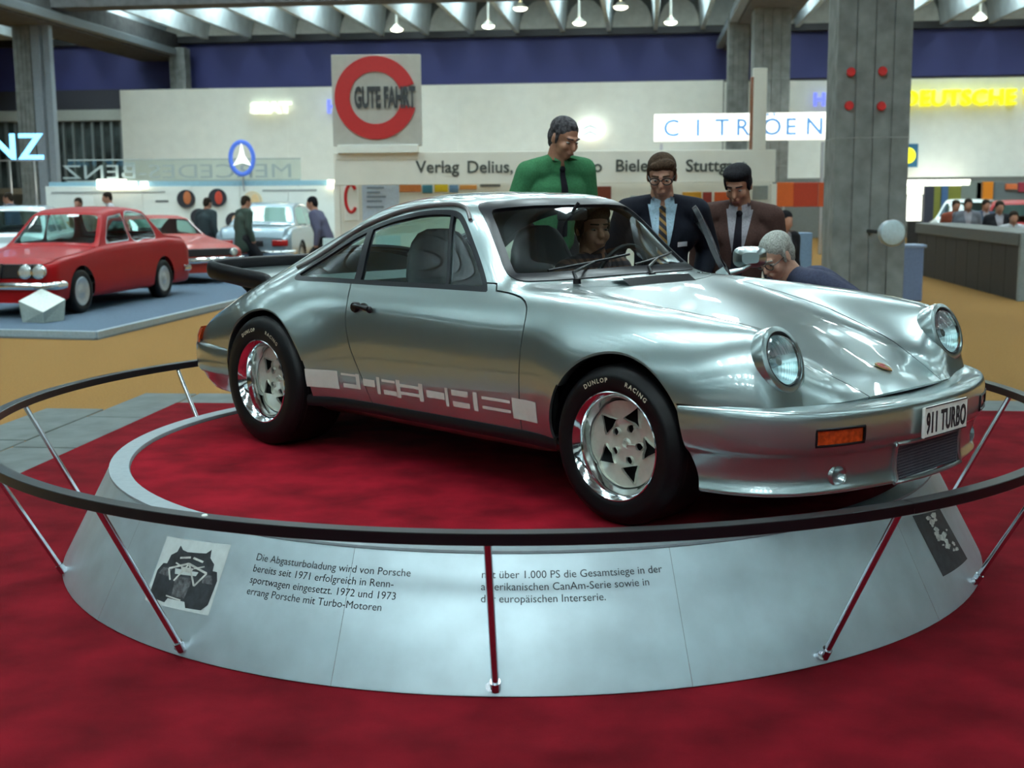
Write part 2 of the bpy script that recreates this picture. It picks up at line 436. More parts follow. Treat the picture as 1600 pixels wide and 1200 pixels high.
G().lathe([(0, HT-.012), (R1-.088, HT-.012), (R1-.088, HT-.04), (0, HT-.04)], 128).mk('carpet_top', mat('red plinth carpet', (.215, .005, .013), .95, noise=.25, nscale=4, bump=.5, bscale=300, spec=.08), plinth)
TOPW = .012+HT-.012                       # level the car stands on
G().lathe([(0, .01), (R2-.2, .01), (R1-.12, HT-.05), (0, HT-.05)], 64).mk('core', black_paint, plinth)
def on_cone(px, py):                      # angle and height on the skirt under a pixel
    d = ray(px, py); best = None
    for t in np.linspace(1, 9, 4000):
        p = CAMP+d*t; z = p[2]-.012; r = math.hypot(p[0]-PC[0], p[1]-PC[1])
        if 0 <= z <= HT and r <= R2+(R1-R2)*z/HT: return math.atan2(p[1]-PC[1], p[0]-PC[0]), z
        if z < 0: break
    return None
SL = math.hypot(HT, R2-R1)
def cone_map(M, phi, z, off=.0015):       # lays a flat x/y layout onto the skirt
    V, F = M; W = []
    for x, y, e in V:
        zz = z+y*HT/SL; r = R2+(R1-R2)*z/HT; W.append(cone(phi+x/r, zz, off+e))
    return np.array(W), F
ink = mat('black lettering', (.012, .014, .02), .5, noise=0)
def skirt_text(lines, px, py, size, lead, name):
    a = on_cone(px, py); g = G()
    for i, s in enumerate(lines):
        M = refine(text_mesh(s, size, .0, 'LEFT', 1.0), .03)
        V, F = cone_map(M, a[0], a[1]-i*lead*HT/SL); g.add(V, F)
    return g.mk(name, ink, plinth, False)
skirt_text(['Die Abgasturboladung wird von Porsche', 'bereits seit 1971 erfolgreich in Renn-', 'sportwagen eingesetzt. 1972 und 1973', 'errang Porsche mit Turbo-Motoren'], 400, 875, .0275, .0415, 'printed_text')
skirt_text(['mit über 1.000 PS die Gesamtsiege in der', 'amerikanischen CanAm-Serie sowie in', 'der europäischen Interserie.'], 752, 903, .0275, .0415, 'printed_text')
# photograph prints on the skirt
def print_quad(corners, name, m, off=.001, n=8):
    pts = [on_cone(*c) for c in corners]; A = []
    for i in range(n+1):
        row = []
        for j in range(n+1):
            s, t = i/n, j/n
            ph = (pts[0][0]*(1-s)+pts[1][0]*s)*(1-t)+(pts[3][0]*(1-s)+pts[2][0]*s)*t
            z = (pts[0][1]*(1-s)+pts[1][1]*s)*(1-t)+(pts[3][1]*(1-s)+pts[2][1]*s)*t
            row.append(cone(ph, z, off))
        A.append(row)
    return G().grid(A).mk(name, m, plinth), pts
paper = mat('print paper', (.50, .56, .55), .5, noise=.04)
dkink = mat('print black', (.025, .03, .035), .5, noise=.3, nscale=25); ltink = mat('print light', (.50, .52, .48), .5, noise=.2, nscale=30)
pr1, q1 = print_quad([(262, 838), (362, 851), (326, 962), (226, 938)], 'photo_print', paper)
pr1['label'] = 'black and white photograph of an open racing car from behind'
def on_print(q, polys, name, m, off, par):
    for poly in polys:
        g = G(); V = []; tri = [tuple(f) for f in tessellate_polygon([[Vector((a, b, 0)) for a, b in poly]])]; P2, tri = refine((np.array([(a, b, 0) for a, b in poly]), tri), .12)
        for s, t, _0 in P2:
            ph = (q[0][0]*(1-s)+q[1][0]*s)*(1-t)+(q[3][0]*(1-s)+q[2][0]*s)*t
            z = (q[0][1]*(1-s)+q[1][1]*s)*(1-t)+(q[3][1]*(1-s)+q[2][1]*s)*t
            V.append(cone(ph, z, off))
        g.add(V, tri); g.mk(name, m, par, False)
# dark shape of the car: broad tyres, engine bay, rear wing; light tubes on top
on_print(q1, [[(.04, .52), (.10, .40), (.30, .38), (.34, .52), (.66, .50), (.70, .38), (.93, .40), (.97, .52), (.95, .86), (.88, .95), (.66, .96), (.62, .88), (.36, .88), (.33, .95), (.12, .93), (.05, .84)],
              [(.16, .40), (.18, .26), (.26, .20), (.28, .10), (.34, .16), (.42, .18), (.60, .17), (.70, .16), (.76, .10), (.78, .22), (.86, .30), (.87, .40), (.70, .44), (.30, .44)]], 'printed_shape', dkink, .0018, pr1)
on_print(q1, [[(.37, .55), (.63, .54), (.60, .84), (.40, .84)], [(.08, .56), (.12, .46), (.28, .45), (.24, .58)], [(.74, .46), (.88, .46), (.92, .58), (.78, .58)]], 'printed_shape', mat('print grey', (.085, .09, .095), .5, noise=.5, nscale=60), .0021, pr1)
def stroke(a, b, w): 
    a, b = np.array(a), np.array(b); n = np.array([-(b-a)[1], (b-a)[0]]); n = n/np.linalg.norm(n)*w/2; return [tuple(a-n), tuple(b-n), tuple(b+n), tuple(a+n)]
on_print(q1, [stroke((.22, .46), (.50, .34), .03), (stroke((.50, .34), (.80, .44), .03)), stroke((.50, .36), (.36, .62), .025), stroke((.52, .36), (.68, .64), .025), stroke((.22, .46), (.30, .62), .025),
              stroke((.80, .44), (.68, .64), .025), stroke((.34, .28), (.50, .25), .03), stroke((.54, .25), (.70, .29), .03), stroke((.30, .36), (.42, .40), .02), stroke((.60, .40), (.74, .35), .02), stroke((.32, .85), (.56, .87), .02),
              [(.40, .40), (.60, .40), (.57, .47), (.43, .47)]], 'printed_shape', ltink, .0024, pr1)
pr2, q2 = print_quad([(1425, 806), (1468, 795), (1511, 873), (1473, 901)], 'photo_print', dkink)
pr2['label'] = 'dark photograph of an engine at the right of the plinth'
random.seed(11); pl = []
for k in range(26):
    cx_, cy_ = .35+random.random()*.45, .05+random.random()*.72; r_ = .03+random.random()*.05; th = random.random()*3
    pl.append([(cx_+r_*1.6*math.cos(th+i*PI/3)*random.uniform(.5, 1.1), cy_+r_*.8*math.sin(th+i*PI/3)*random.uniform(.5, 1.1)) for i in range(6)])
on_print(q2, pl, 'printed_shape', ltink, .0022, pr2)

# guard rail
rail = thing('guard_rail', 'round black guard rail on slanted chrome struts around the plinth', 'railing', (PC[0], PC[1], 0.012))
railm = mat('black rail profile', (.004, .004, .006), .32, noise=.05, spec=.32)
RZ = RH-.012
def rail_ring(a0, a1, name):
    hw, hh, b = .027, .019, .002
    prof = [(R3-hw+b, RZ-hh), (R3+hw-b, RZ-hh), (R3+hw, RZ-hh+b), (R3+hw, RZ+hh-b), (R3+hw-b, RZ+hh), (R3-hw+b, RZ+hh), (R3-hw, RZ+hh-b), (R3-hw, RZ-hh+b), (R3-hw+b, RZ-hh)]
    G().lathe(prof, 60, 'z', (0, 0, 0), a0, a1).mk(name, railm, rail, True, 30)
j0 = math.radians(-60.0)
for k in range(4): rail_ring(j0+k*PI/2+.0006, j0+(k+1)*PI/2-.0006, 'rail_segment')
G().lathe([(0, 0), (.010, 0), (.008, .004), (0, .006)], 12, 'z', (R3*math.cos(math.radians(-114)), R3*math.sin(math.radians(-114)), RZ+.019)).mk('screw_cap', mat('white cap', (.9, .9, .85), .3), rail)
strut_m = mat('chromed strut', (.62, .62, .66), .16, 1.0, noise=.03)
for a in (-158, -125, -92.7, -60.9, -29, 3.5, 36, 69, 104, 146, 178):
    ph = math.radians(a); zf = .035
    p0 = np.array(cone(ph, zf, .02)); p1 = np.array([R3*math.cos(ph), R3*math.sin(ph), RZ-.012])
    s = G().tube([p0, p1], .0125, 12).mk('strut', strut_m, rail)
    G().tube([p0-(p1-p0)*.03, p0+(p1-p0)*.03], .018, 12).tube([np.array(cone(ph-.008, zf-.004, .0)), np.array(cone(ph-.008, zf-.004, .016))], .016, 10).mk('foot_bracket', strut_m, s)

# ================================================================== the silver coupe on the plinth
PSI = -0.79469
coupe = thing('sports_coupe', 'silver sports coupe with wide flared wings on the round plinth', 'car', (0.98681, 5.17937, TOPW), PSI)
silver = mat('silver metallic paint', (.36, .435, .438), .29, .90, 1.0, noise=.015, nscale=900, coat_rough=.015, coat_ior=1.8)
decal = mat('pale silver decal', (.60, .60, .54), .45, .15, noise=.02)
trim_black = mat('black trim', (.004, .004, .006), .35, noise=.03, spec=.3)
seal_m = mat('window seal rubber', (.005, .005, .009), .28, noise=.03, spec=.4)
car_glass = glass('tinted car glass', (.66, .84, .81), 1.5)
screen_glass = glass('windscreen glass', (.80, .88, .86), 1.5)
def S(x, *yz): return [(x, y, z) for y, z in yz]
low = [(.70, .19), (.775, .235), (.80, .35), (.815, .50), (.805, .65)]
def zc(x):                                # centre line of screen and roof
    return np.interp(x, [-1.4, -1.25, -1.13, -1.03, -.96, -.89, -.75, -.62, -.56], [1.245, 1.242, 1.232, 1.214, 1.158, 1.100, .978, .862, .81])
def ws(x, y): return float(zc(x+.43*y*y))
def W(x, *ys): return [(y, ws(x, y)) for y in ys]
sections = [
 # nose: the line where the shell meets the bumper
 [(.46, .75, .42), (.50, .76, .44), (.54, .755, .455), (.575, .74, .468), (.592, .725, .478), (.602, .695, .484), (.610, .64, .488), (.622, .57, .49), (.655, .48, .49), (.694, .38, .494), (.712, .27, .50), (.732, .145, .505), (.740, 0, .508)],
 [(.46, .765, .40), (.50, .775, .42), (.535, .77, .45), (.555, .758, .50), (.556, .748, .56), (.552, .722, .63), (.572, .65, .66), (.572, .57, .66), (.572, .475, .612), (.598, .37, .562), (.612, .265, .556), (.626, .145, .562), (.632, 0, .566)],
 S(.50, (.76, .36), (.79, .38), (.797, .43), (.792, .53), (.772, .61), (.726, .69), (.655, .752), (.575, .757), (.478, .668), (.37, .602), (.27, .595), (.147, .601), (0, .605)),
 S(.42, (.74, .28), (.82, .30), (.842, .40), (.838, .53), (.808, .632), (.742, .720), (.655, .769), (.572, .764), (.470, .680), (.366, .630), (.27, .625), (.145, .632), (0, .636)),
 S(.30, (.74, .25), (.835, .28), (.868, .38), (.866, .53), (.832, .645), (.757, .736), (.66, .785), (.577, .780), (.475, .706), (.375, .665), (.28, .662), (.15, .670), (0, .674)),
 S(.15, (.74, .25), (.845, .28), (.876, .38), (.877, .54), (.848, .66), (.772, .750), (.665, .801), (.582, .797), (.485, .737), (.39, .705), (.29, .704), (.155, .712), (0, .716)),
 S(0, (.74, .25), (.845, .28), (.878, .38), (.880, .54), (.852, .665), (.777, .759), (.668, .812), (.587, .810), (.495, .765), (.40, .742), (.30, .741), (.16, .749), (0, .753)),
 S(-.15, (.74, .25), (.84, .28), (.876, .38), (.876, .53), (.850, .66), (.777, .762), (.675, .820), (.592, .822), (.50, .790), (.41, .775), (.31, .776), (.17, .783), (0, .787)),
 S(-.30, (.72, .23), (.82, .27), (.862, .38), (.864, .52), (.842, .655), (.776, .765), (.685, .826), (.60, .832), (.51, .812), (.42, .803), (.32, .806), (.18, .812), (0, .816)),
 S(-.42, (.71, .20), (.79, .24), (.820, .35), (.833, .50), (.822, .65), (.772, .765), (.690, .829), (.61, .838), (.52, .830), (.43, .828), (.33, .830), (.18, .835), (0, .838)),
 S(-.55, *low, (.766, .765), (.692, .828), (.63, .844), (.55, .848), (.45, .850), (.36, .851), (.19, .854), (0, .856)),
 S(-.63, *low, (.764, .765), (.690, .827), (.645, .842), (.575, .849), (.50, .853), (.36, .857), (.19, .861), (0, .868)),
 S(-.73, *low, (.763, .765), (.690, .826), (.655, .847), (.600, .858), (.51, .863), *W(-.73, .36, .19, 0)),
 S(-.82, *low, (.763, .765), (.690, .825), (.664, .862), (.622, .896), *W(-.82, .54, .36, .19, 0)),
 S(-.95, *low, (.765, .765), (.692, .824), (.638, .925), (.574, 1.022), *W(-.95, .50, .36, .19, 0)),
 S(-1.06, *low, (.767, .765), (.693, .823), (.627, .975), (.546, 1.122), *W(-1.06, .485, .36, .19, 0)),
 S(-1.15, *low, (.768, .765), (.694, .823), (.627, .99), (.537, 1.158), (.482, 1.190), *W(-1.15, .36, .19, 0)),
 S(-1.25, *low, (.769, .765), (.695, .822), (.628, .99), (.537, 1.166), (.485, 1.203), (.36, 1.229), (.19, 1.239), (0, 1.242)),
 S(-1.45, *low, (.77, .765), (.697, .821), (.630, .985), (.539, 1.156), (.487, 1.200), (.36, 1.229), (.19, 1.241), (0, 1.245)),
 S(-1.7, (.70, .19), (.78, .235), (.807, .35), (.822, .50), (.81, .65), (.775, .765), (.702, .82), (.633, .965), (.547, 1.108), (.492, 1.165), (.36, 1.21), (.19, 1.23), (0, 1.235)),
 S(-1.86, (.71, .19), (.81, .24), (.848, .35), (.858, .50), (.828, .65), (.785, .765), (.71, .82), (.642, .935), (.562, 1.048), (.500, 1.125), (.36, 1.185), (.19, 1.209), (0, 1.215)),
 S(-1.97, (.74, .20), (.855, .25), (.896, .36), (.900, .51), (.858, .655), (.797, .762), (.716, .82), (.648, .913), (.570, 1.010), (.497, 1.09), (.36, 1.157), (.19, 1.184), (0, 1.192)),
 S(-2.10, (.77, .22), (.885, .28), (.918, .39), (.920, .54), (.876, .665), (.808, .758), (.728, .82), (.655, .885), (.580, .955), (.492, 1.035), (.36, 1.11), (.19, 1.142), (0, 1.15)),
 S(-2.27, (.77, .25), (.885, .31), (.920, .43), (.920, .57), (.880, .675), (.818, .752), (.742, .806), (.668, .853), (.592, .905), (.488, .975), (.36, 1.045), (.19, 1.08), (0, 1.09)),
 S(-2.45, (.77, .28), (.87, .34), (.908, .44), (.905, .565), (.866, .66), (.812, .73), (.745, .778), (.670, .818), (.595, .857), (.484, .915), (.36, .973), (.19, 1.008), (0, 1.018)),
 S(-2.62, (.77, .28), (.85, .34), (.876, .44), (.870, .55), (.835, .635), (.788, .695), (.73, .738), (.66, .775), (.588, .805), (.476, .85), (.36, .893), (.19, .925), (0, .935)),
 S(-2.80, (.75, .28), (.825, .34), (.842, .43), (.835, .52), (.804, .592), (.760, .642), (.705, .678), (.64, .710), (.57, .735), (.466, .77), (.35, .80), (.19, .825), (0, .835)),
 S(-2.98, (.73, .28), (.79, .34), (.803, .42), (.796, .49), (.768, .545), (.725, .583), (.672, .612), (.61, .637), (.54, .656), (.445, .678), (.34, .695), (.19, .71), (0, .715)),
 [(-3.02, .70, .28), (-3.03, .75, .34), (-3.04, .765, .41), (-3.045, .760, .475), (-3.05, .735, .515), (-3.06, .695, .543), (-3.07, .645, .564), (-3.085, .585, .581), (-3.10, .515, .593), (-3.115, .43, .604), (-3.13, .33, .612), (-3.14, .19, .617), (-3.14, 0, .619)],
 [(-3.045, .69, .28), (-3.055, .735, .34), (-3.062, .748, .40), (-3.066, .740, .44), (-3.072, .715, .462), (-3.08, .675, .476), (-3.09, .625, .484), (-3.105, .565, .49), (-3.12, .49, .494), (-3.135, .41, .497), (-3.15, .32, .498), (-3.16, .18, .499), (-3.16, 0, .50)],
]
A = np.array(sections)                    # stations x 13 x 3
dk = np.r_[0, np.cumsum(np.linalg.norm(np.diff(A, axis=0), axis=2).mean(1))]
NU = 330
A = pchip(dk, A, np.linspace(0, dk[-1], NU))
full = np.concatenate([A*[1, -1, 1], A[:, -2::-1]], axis=1)        # near sill ... centre ... far sill
vk = np.arange(full.shape[1]); NVS = 8
full = np.moveaxis(pchip(vk, np.moveaxis(full, 1, 0), np.linspace(0, vk[-1], vk[-1]*NVS+1)), 0, 1)
full = gauss(gauss(full, 4.2, 0), 3.6, 1)
gg = G().grid(full, False); SH = (np.array(gg.v), gg.f)
SHELL = SH
bvh = BVHTree.FromPolygons([tuple(v) for v in SH[0]], SH[1])
def surf(x, z, side=-1):                  # point of the flank seen from the side
    h = bvh.ray_cast(Vector((x, side*1.6, z)), Vector((0, -side, 0))); return (np.array(h[0]), np.array(h[1])) if h[0] else (None, None)
def surf_top(x, y):
    h = bvh.ray_cast(Vector((x, y, 2.5)), Vector((0, 0, -1))); return (np.array(h[0]), np.array(h[1])) if h[0] else (None, None)
FA, RA, FR, RR = (0, .305), (-2.271, .32), .352, .362
X = lambda V: V[:, 0]; Yv = lambda V: V[:, 1]; Z = lambda V: V[:, 2]
M, _ = split(SH, lambda V: np.hypot(V[:, 0]-FA[0], V[:, 2]-FA[1])-FR)
M, _ = split(M, lambda V: np.hypot(V[:, 0]-RA[0], V[:, 2]-RA[1])-RR)
M, _ = split(M, lambda V: np.maximum(V[:, 2]-(.500-.02*np.clip((V[:, 0]-.35)/.4, 0, 1)), .15-V[:, 0]))      # open for the front bumper
M, _ = split(M, lambda V: np.maximum(V[:, 2]-.455, V[:, 0]+2.45))     # open for the rear bumper
# headlamp openings
HLN = np.array([math.cos(math.radians(20)), 0, math.sin(math.radians(20))]); HLC = np.array([.562, .605, .655]); HLR = .117
def hl_field(V):
    d = V*[1, 0, 1]+np.stack([0*V[:, 0], np.abs(V[:, 1]), 0*V[:, 0]], 1)-HLC; a = d@HLN; r = np.linalg.norm(d-a[:, None]*HLN, axis=1)
    return np.maximum(r-HLR, -(a+.035))
M, _ = split(M, hl_field)
# side windows
DLO = catmull([(-.852, .834), (-.845, .827), (-.862, .824), (-1.0, .824), (-1.25, .823), (-1.5, .820), (-1.75, .819), (-1.95, .819), (-2.12, .817), (-2.20, .821), (-2.232, .845), (-2.19, .892), (-2.08, .960), (-1.90, 1.047), (-1.70, 1.111), (-1.50, 1.150), (-1.36, 1.163), (-1.25, 1.163), (-1.19, 1.153), (-1.145, 1.130), (-1.08, 1.075), (-.96, .952), (-.88, .868)], 5, True)
side_zone = lambda V: np.minimum(sdpoly(V[:, [0, 2]], DLO), np.abs(V[:, 1])-.3)
WIN, M = split(M, side_zone)
# windscreen and rear window
_h = [(0, .874), (.30, .870), (.50, .866), (.585, .868), (.607, .885), (.600, .92), (.570, .99), (.535, 1.08), (.505, 1.150), (.478, 1.180), (.43, 1.195), (.25, 1.206)]
SCR = catmull(_h+[(0, 1.208)]+[(-a, b) for a, b in _h[:0:-1]], 5, True)
SCRZ, M = split(M, lambda V: np.minimum(sdpoly(V[:, [1, 2]], SCR), np.minimum(V[:, 0]+1.25, -.52-V[:, 0])))
RWP = catmull([(-1.98, 0), (-1.985, .3), (-2.0, .40), (-2.06, .45), (-2.30, .465), (-2.50, .45), (-2.56, .40), (-2.585, .25), (-2.59, 0), (-2.585, -.25), (-2.56, -.40), (-2.50, -.45), (-2.30, -.465), (-2.06, -.45), (-2.0, -.40), (-1.985, -.3)], 5, True)
RWZ, M = split(M, lambda V: np.minimum(sdpoly(V[:, [0, 1]], RWP), V[:, 2]-.75))
LINER = M
# bonnet and doors cut out with a real gap
HOODE = lambda x: np.interp(x, [-.6, -.42, .1, .45, .70, .8], [.52, .505, .445, .365, .275, .25])
hood_f = lambda V: np.minimum(np.minimum(HOODE(V[:, 0])-np.abs(V[:, 1]), V[:, 0]+.455+.10*(V[:, 1]/.5)**2), V[:, 2]-.45)
GAP = .0028
HOOD, M = split(M, lambda V: hood_f(V)-GAP); _, M = split(M, lambda V: hood_f(V)+GAP)
DOOR = [(-.552, .275), (-.541, .45), (-.534, .64)]+[tuple(p) for p in catmull([(-.533, .68), (-.537, .73), (-.552, .770), (-.585, .797), (-.64, .815), (-.72, .826), (-.80, .832)], 4)]+[(-.82, .86), (-1.2, .86), (-1.765, .86)]+[tuple(p) for p in catmull([(-1.765, .826), (-1.735, .79), (-1.705, .74), (-1.690, .66), (-1.655, .55), (-1.575, .40), (-1.535, .30)], 4)]+[(-1.525, .275)]
door_f = lambda V: np.minimum(sdpoly(V[:, [0, 2]], DOOR), np.abs(V[:, 1])-.45)
DR, M = split(M, lambda V: door_f(V)-GAP); _, M = split(M, lambda V: door_f(V)+GAP)
DFAR, DNEAR = split(DR, lambda V: V[:, 1])
# on the far side the whole door opening is clear: strip of roof edge stays
def part(name, M, m, parent=coupe, ang=40, thick=0, **k):
    if thick: M = thicken(M, thick)
    return mk(name, M[0], M[1], m, parent, True, ang)
body = part('body_shell', rim(M, .012), silver, ang=50)
part('bonnet', rim(HOOD, .012), silver, ang=50)
door_near = part('door', rim(DNEAR, .012), silver, ang=50)
# dark inner skin behind the panel gaps
LN = vnormals(LINER); LI, _ = split((LINER[0]-LN*.018, LINER[1]), lambda V: np.maximum(-(door_f(V)+.02), -V[:, 1]))
part('inner_skin', LI, trim_black)
# glazing: seal strip all round, pillars, panes
def side_glass(side):
    Z_, _n = split(WIN, lambda V: V[:, 1]*side)
    seal, gl = split(Z_, lambda V: .021-sdpoly(V[:, [0, 2]], DLO))
    bp = lambda V: .024-np.abs((V[:, 0]-(-1.725-.30*(V[:, 2]-.82))))      # rear door pillar
    P_, gl = split(gl, bp)
    vp = lambda V: .010-np.abs((V[:, 0]-(-1.095-.40*(V[:, 2]-.82))))      # quarter light bar
    Q_, gl = split(gl, vp)
    rear, rest = split(gl, lambda V: -1.725-.30*(V[:, 2]-.82)-V[:, 0])
    vent, main = split(rest, lambda V: V[:, 0]-(-1.095-.40*(V[:, 2]-.82)))
    if side < 0 or True:
        # roof gutter strip above the glass
        pass
    return seal, P_, Q_, rear, vent, main
sn, pn, qn, rn, vn, mn = side_glass(-1)
part('window_frame', thicken(joinm(sn, pn, qn), .02), seal_m)
for n_, g_ in (('rear_quarter_window', rn), ('vent_window', vn), ('door_window', mn)): part(n_, (g_[0]-vnormals(g_)*.006, g_[1]), car_glass)
HNG = np.array([-.545, .80]); OPEN = math.radians(-52)
def swing(M):
    V = M[0].copy(); c_, s_ = math.cos(OPEN), math.sin(OPEN); d = V[:, :2]-HNG
    V[:, 0] = HNG[0]+d[:, 0]*c_-d[:, 1]*s_; V[:, 1] = HNG[1]+d[:, 0]*s_+d[:, 1]*c_; return V, M[1]
sf, pf, qf, rf, vf, mf = side_glass(1)
doorside = lambda V: V[:, 0]-(-1.725-.30*(V[:, 2]-.82))
sfd, sfr = split(sf, doorside); pfd, pfr = split(pf, doorside)
door_far = part('door', swing(thicken(DFAR, .05)), silver, ang=50); door_far['label'] = 'open far side door'
part('door_window_frame', swing(thicken(joinm(sfd, pfd, qf), .025)), seal_m, door_far)
part('door_window', swing(mf), car_glass, door_far); part('vent_window', swing(vf), car_glass, door_far)
part('window_frame', thicken(joinm(sfr, pfr), .02), seal_m); part('rear_quarter_window', rf, car_glass)
# far mirror on the open door
mg = G(); mc = np.array([-.80, .80, .905])
mg.tube([(-.76, .70, .83), (-.76, .76, .845), (-.775, .80, .87)], [.016, .014, .014], 10)
Vm = swing((np.array(mg.v), mg.f)); part('mirror_stalk', Vm, silver, door_far)
mg = G(); rs = []
for k in range(7):
    t = k/6; wq = .5+.5*math.sin(PI*.5*min(1, t*1.4)); xx = .055-.11*t
    rs.append([(mc[0]+xx, mc[1]+.085*wq*math.copysign(abs(math.cos(a))**.6, math.cos(a)), mc[2]+.055*wq*math.copysign(abs(math.sin(a))**.6, math.sin(a))) for a in np.linspace(0, 2*PI, 25)])
mg.grid(rs); mg.add([rs[0][i] for i in range(24)], [tuple(range(24))]); mir = part('door_mirror', swing((np.array(mg.v), mg.f)), silver, door_far)
gq = [rs[-1][i] for i in range(24)]; part('mirror_glass', swing((np.array(gq), [tuple(range(24))])), mat('mirror glass', (.9, .9, .9), .02, 1, noise=0), door_far)
ss, sgl = split(SCRZ, lambda V: .030-sdpoly(V[:, [1, 2]], SCR))
part('windscreen_seal', thicken((ss[0]+vnormals(ss)*.004, ss[1]), .02), seal_m); part('windscreen', (sgl[0]-vnormals(sgl)*.004, sgl[1]), screen_glass)
rs_, rgl = split(RWZ, lambda V: .024-sdpoly(V[:, [0, 1]], RWP))
part('rear_window_seal', thicken(rs_, .015), seal_m); part('rear_window', (rgl[0]-vnormals(rgl)*.004, rgl[1]), car_glass)
# roof gutters: dark strip along the top of the side windows
for sd in (-1, 1):
    pts = []
    for x, z in [(-1.10, 1.118), (-1.15, 1.160), (-1.21, 1.180), (-1.30, 1.184), (-1.50, 1.170), (-1.70, 1.131), (-1.90, 1.068), (-2.08, .985), (-2.22, .905), (-2.30, .868)]:
        p, n = surf(x, z, sd); pts.append(p+n*.006)
    G().tube(catmull(pts, 4), .0095, 8).mk('roof_gutter', mat('gutter strip', (.16, .15, .15), .35, .3, noise=.03), coupe)
# wheel arch lips and wheel housings
def arch(cx, cz, R, a0, a1, sd, name):
    g = G(); A_ = []
    for k in range(49):
        th = math.radians(a0+(a1-a0)*k/48); x, z = cx+R*math.cos(th), cz+R*math.sin(th)
        p, n = surf(cx+(R+.004)*math.cos(th), cz+(R+.004)*math.sin(th), sd)
        if p is None: continue
        y = p[1]; e = np.array([math.cos(th), 0, math.sin(th)])
        q = np.array([cx, 0, cz]); A_.append([q+e*(R+.001)+[0, y, 0], q+e*(R-.008)+[0, y+sd*.001, 0], q+e*(R-.012)+[0, y-sd*.010, 0], q+e*(R-.004)+[0, y-sd*.05, 0]])
    g.grid(A_, sd < 0); g.mk(name, silver, coupe, True, 60)
    g = G().lathe([(R+.012, .40), (R+.012, .74), (R+.002, .80)], 36, 'y', (cx, 0, cz), math.radians(-2), math.radians(182))
    V = [(x, -y if sd < 0 else y, z) for x, y, z in g.v]
    dsk = G().lathe([(0, .40), (R+.012, .40)], 36, 'y', (cx, 0, cz), math.radians(-25), math.radians(205)); n0 = len(V); V += [(x, -y if sd < 0 else y, z) for x, y, z in dsk.v]
    mk('wheel_housing', V, g.f+[tuple(i+n0 for i in f) for f in dsk.f], trim_black, coupe)
for sd in (-1, 1):
    arch(FA[0], FA[1], FR, -8 if sd else 0, 145, sd, 'front_arch_lip'); arch(RA[0], RA[1], RR, 22, 192, sd, 'rear_arch_lip')
# sill strips
for sd in (-1, 1):
    A_ = []
    for x in np.linspace(-.335, -1.945, 40):
        p, _n = surf(x, .262, sd); y = p[1] if p is not None else sd*.79
        o = sd*.016; A_.append([(x, y-sd*.01, .287), (x, y+o*.7, .284), (x, y+o, .272), (x, y+o, .246), (x, y+o*.7, .234), (x, y-sd*.02, .230)])
    G().grid(A_, sd > 0).mk('sill_strip', black_rubber, coupe)
# door handle, fuel of details
for sd in (-1,):
    p, n = surf(-1.565, .716, sd)
    g = G(); c0 = p+n*.012
    q0, n0 = surf(-1.625, .722, sd); q1, n1 = surf(-1.515, .712, sd)
    g.lathe([(0, -.03), (.022, -.03), (.025, -.004), (.02, .004), (0, .006)], 16, 'y', (0, 0, 0)); V = [(x+q0[0], q0[1]+h*sd*1 + sd*.02, z+q0[2]) for x, h, z in g.v]; F_ = g.f
    h = mk('door_handle', V, F_, trim_black, door_near)
    G().tube([q0+n0*.022, (q0*.5+q1*.5)+n*.034, q1+n1*.024], [.009, .008, .012], 10).ell(tuple(q1+n1*.014), (.016, .014, .016)).mk('handle_grip', trim_black, h)
    G().ell(tuple(p+n*.001+np.array([0, 0, .006])), (.033, .004, .026)).mk('handle_recess', silver, h)
# bonnet crest, rear air slot of the bonnet
p, n = surf_top(.612, 0)
def tangent_frame(n):
    e1 = np.cross([0, 1., 0], n); e1 /= np.linalg.norm(e1); return e1, np.cross(n, e1)
e1, e2 = tangent_frame(n); P0 = p+n*.003
shield = [(-.034, .0), (-.03, .019), (-.015, .026), (.012, .025), (.028, .013), (.038, 0), (.028, -.013), (.012, -.025), (-.015, -.026), (-.03, -.019)]
G().prism(shield, 0, .004, lambda a, b, h: P0+e1*a+e2*b+n*h).mk('crest', mat('crest gold', (.35, .20, .06), .35, .6), coupe)
cr = bpy.data.objects['crest']
G().prism([(a*.8, b*.8) for a, b in shield if b <= 0], .004, .005, lambda a, b, h: P0+e1*a+e2*b+n*h).prism([(-.02, .004), (-.02, .018), (-.004, .018), (-.004, .004)], .004, .005, lambda a, b, h: P0+e1*a+e2*b+n*h).mk('crest_field', mat('crest red', (.30, .02, .02), .4), cr)
A_ = []; B_ = []
for y in np.linspace(-.22, .24, 14):
    r0 = surf_top(-.462, y)[0]; r1 = surf_top(-.505, y)[0]; r2 = surf_top(-.575, y)[0]; A_.append([r0+[0, 0, .001], r1+[0, 0, .024]]); B_.append([r1+[0, 0, .024], r1+[-.012, 0, .027], r2+[0, 0, .002]])
sl = G().grid(A_).mk('air_slot', trim_black, coupe); G().grid(B_).mk('cowl_cover', silver, sl)
# wipers
for y0, y1 in ((.08, .56), (-.42, .10)):
    base = np.array([-.585, y0, .868]); P_ = []
    for t in np.linspace(0, 1, 7):
        yy = y0+(y1-y0)*t; xx = -.655-.05*t-.43*yy*yy*.9; P_.append(np.array([xx-.03, yy, ws(xx, abs(yy))+.018]))
    wv = G().tube([base, base+[-.03, .01, .035], P_[3]], [.010, .007, .005], 8).mk('wiper', trim_black, coupe)
    G().tube(P_, .006, 8).mk('wiper_blade', trim_black, wv)
    G().lathe([(0, 0), (.018, 0), (.016, .022), (0, .024)], 12, 'z', tuple(base-np.array([0, 0, .012]))).mk('wiper_pivot', trim_black, wv)

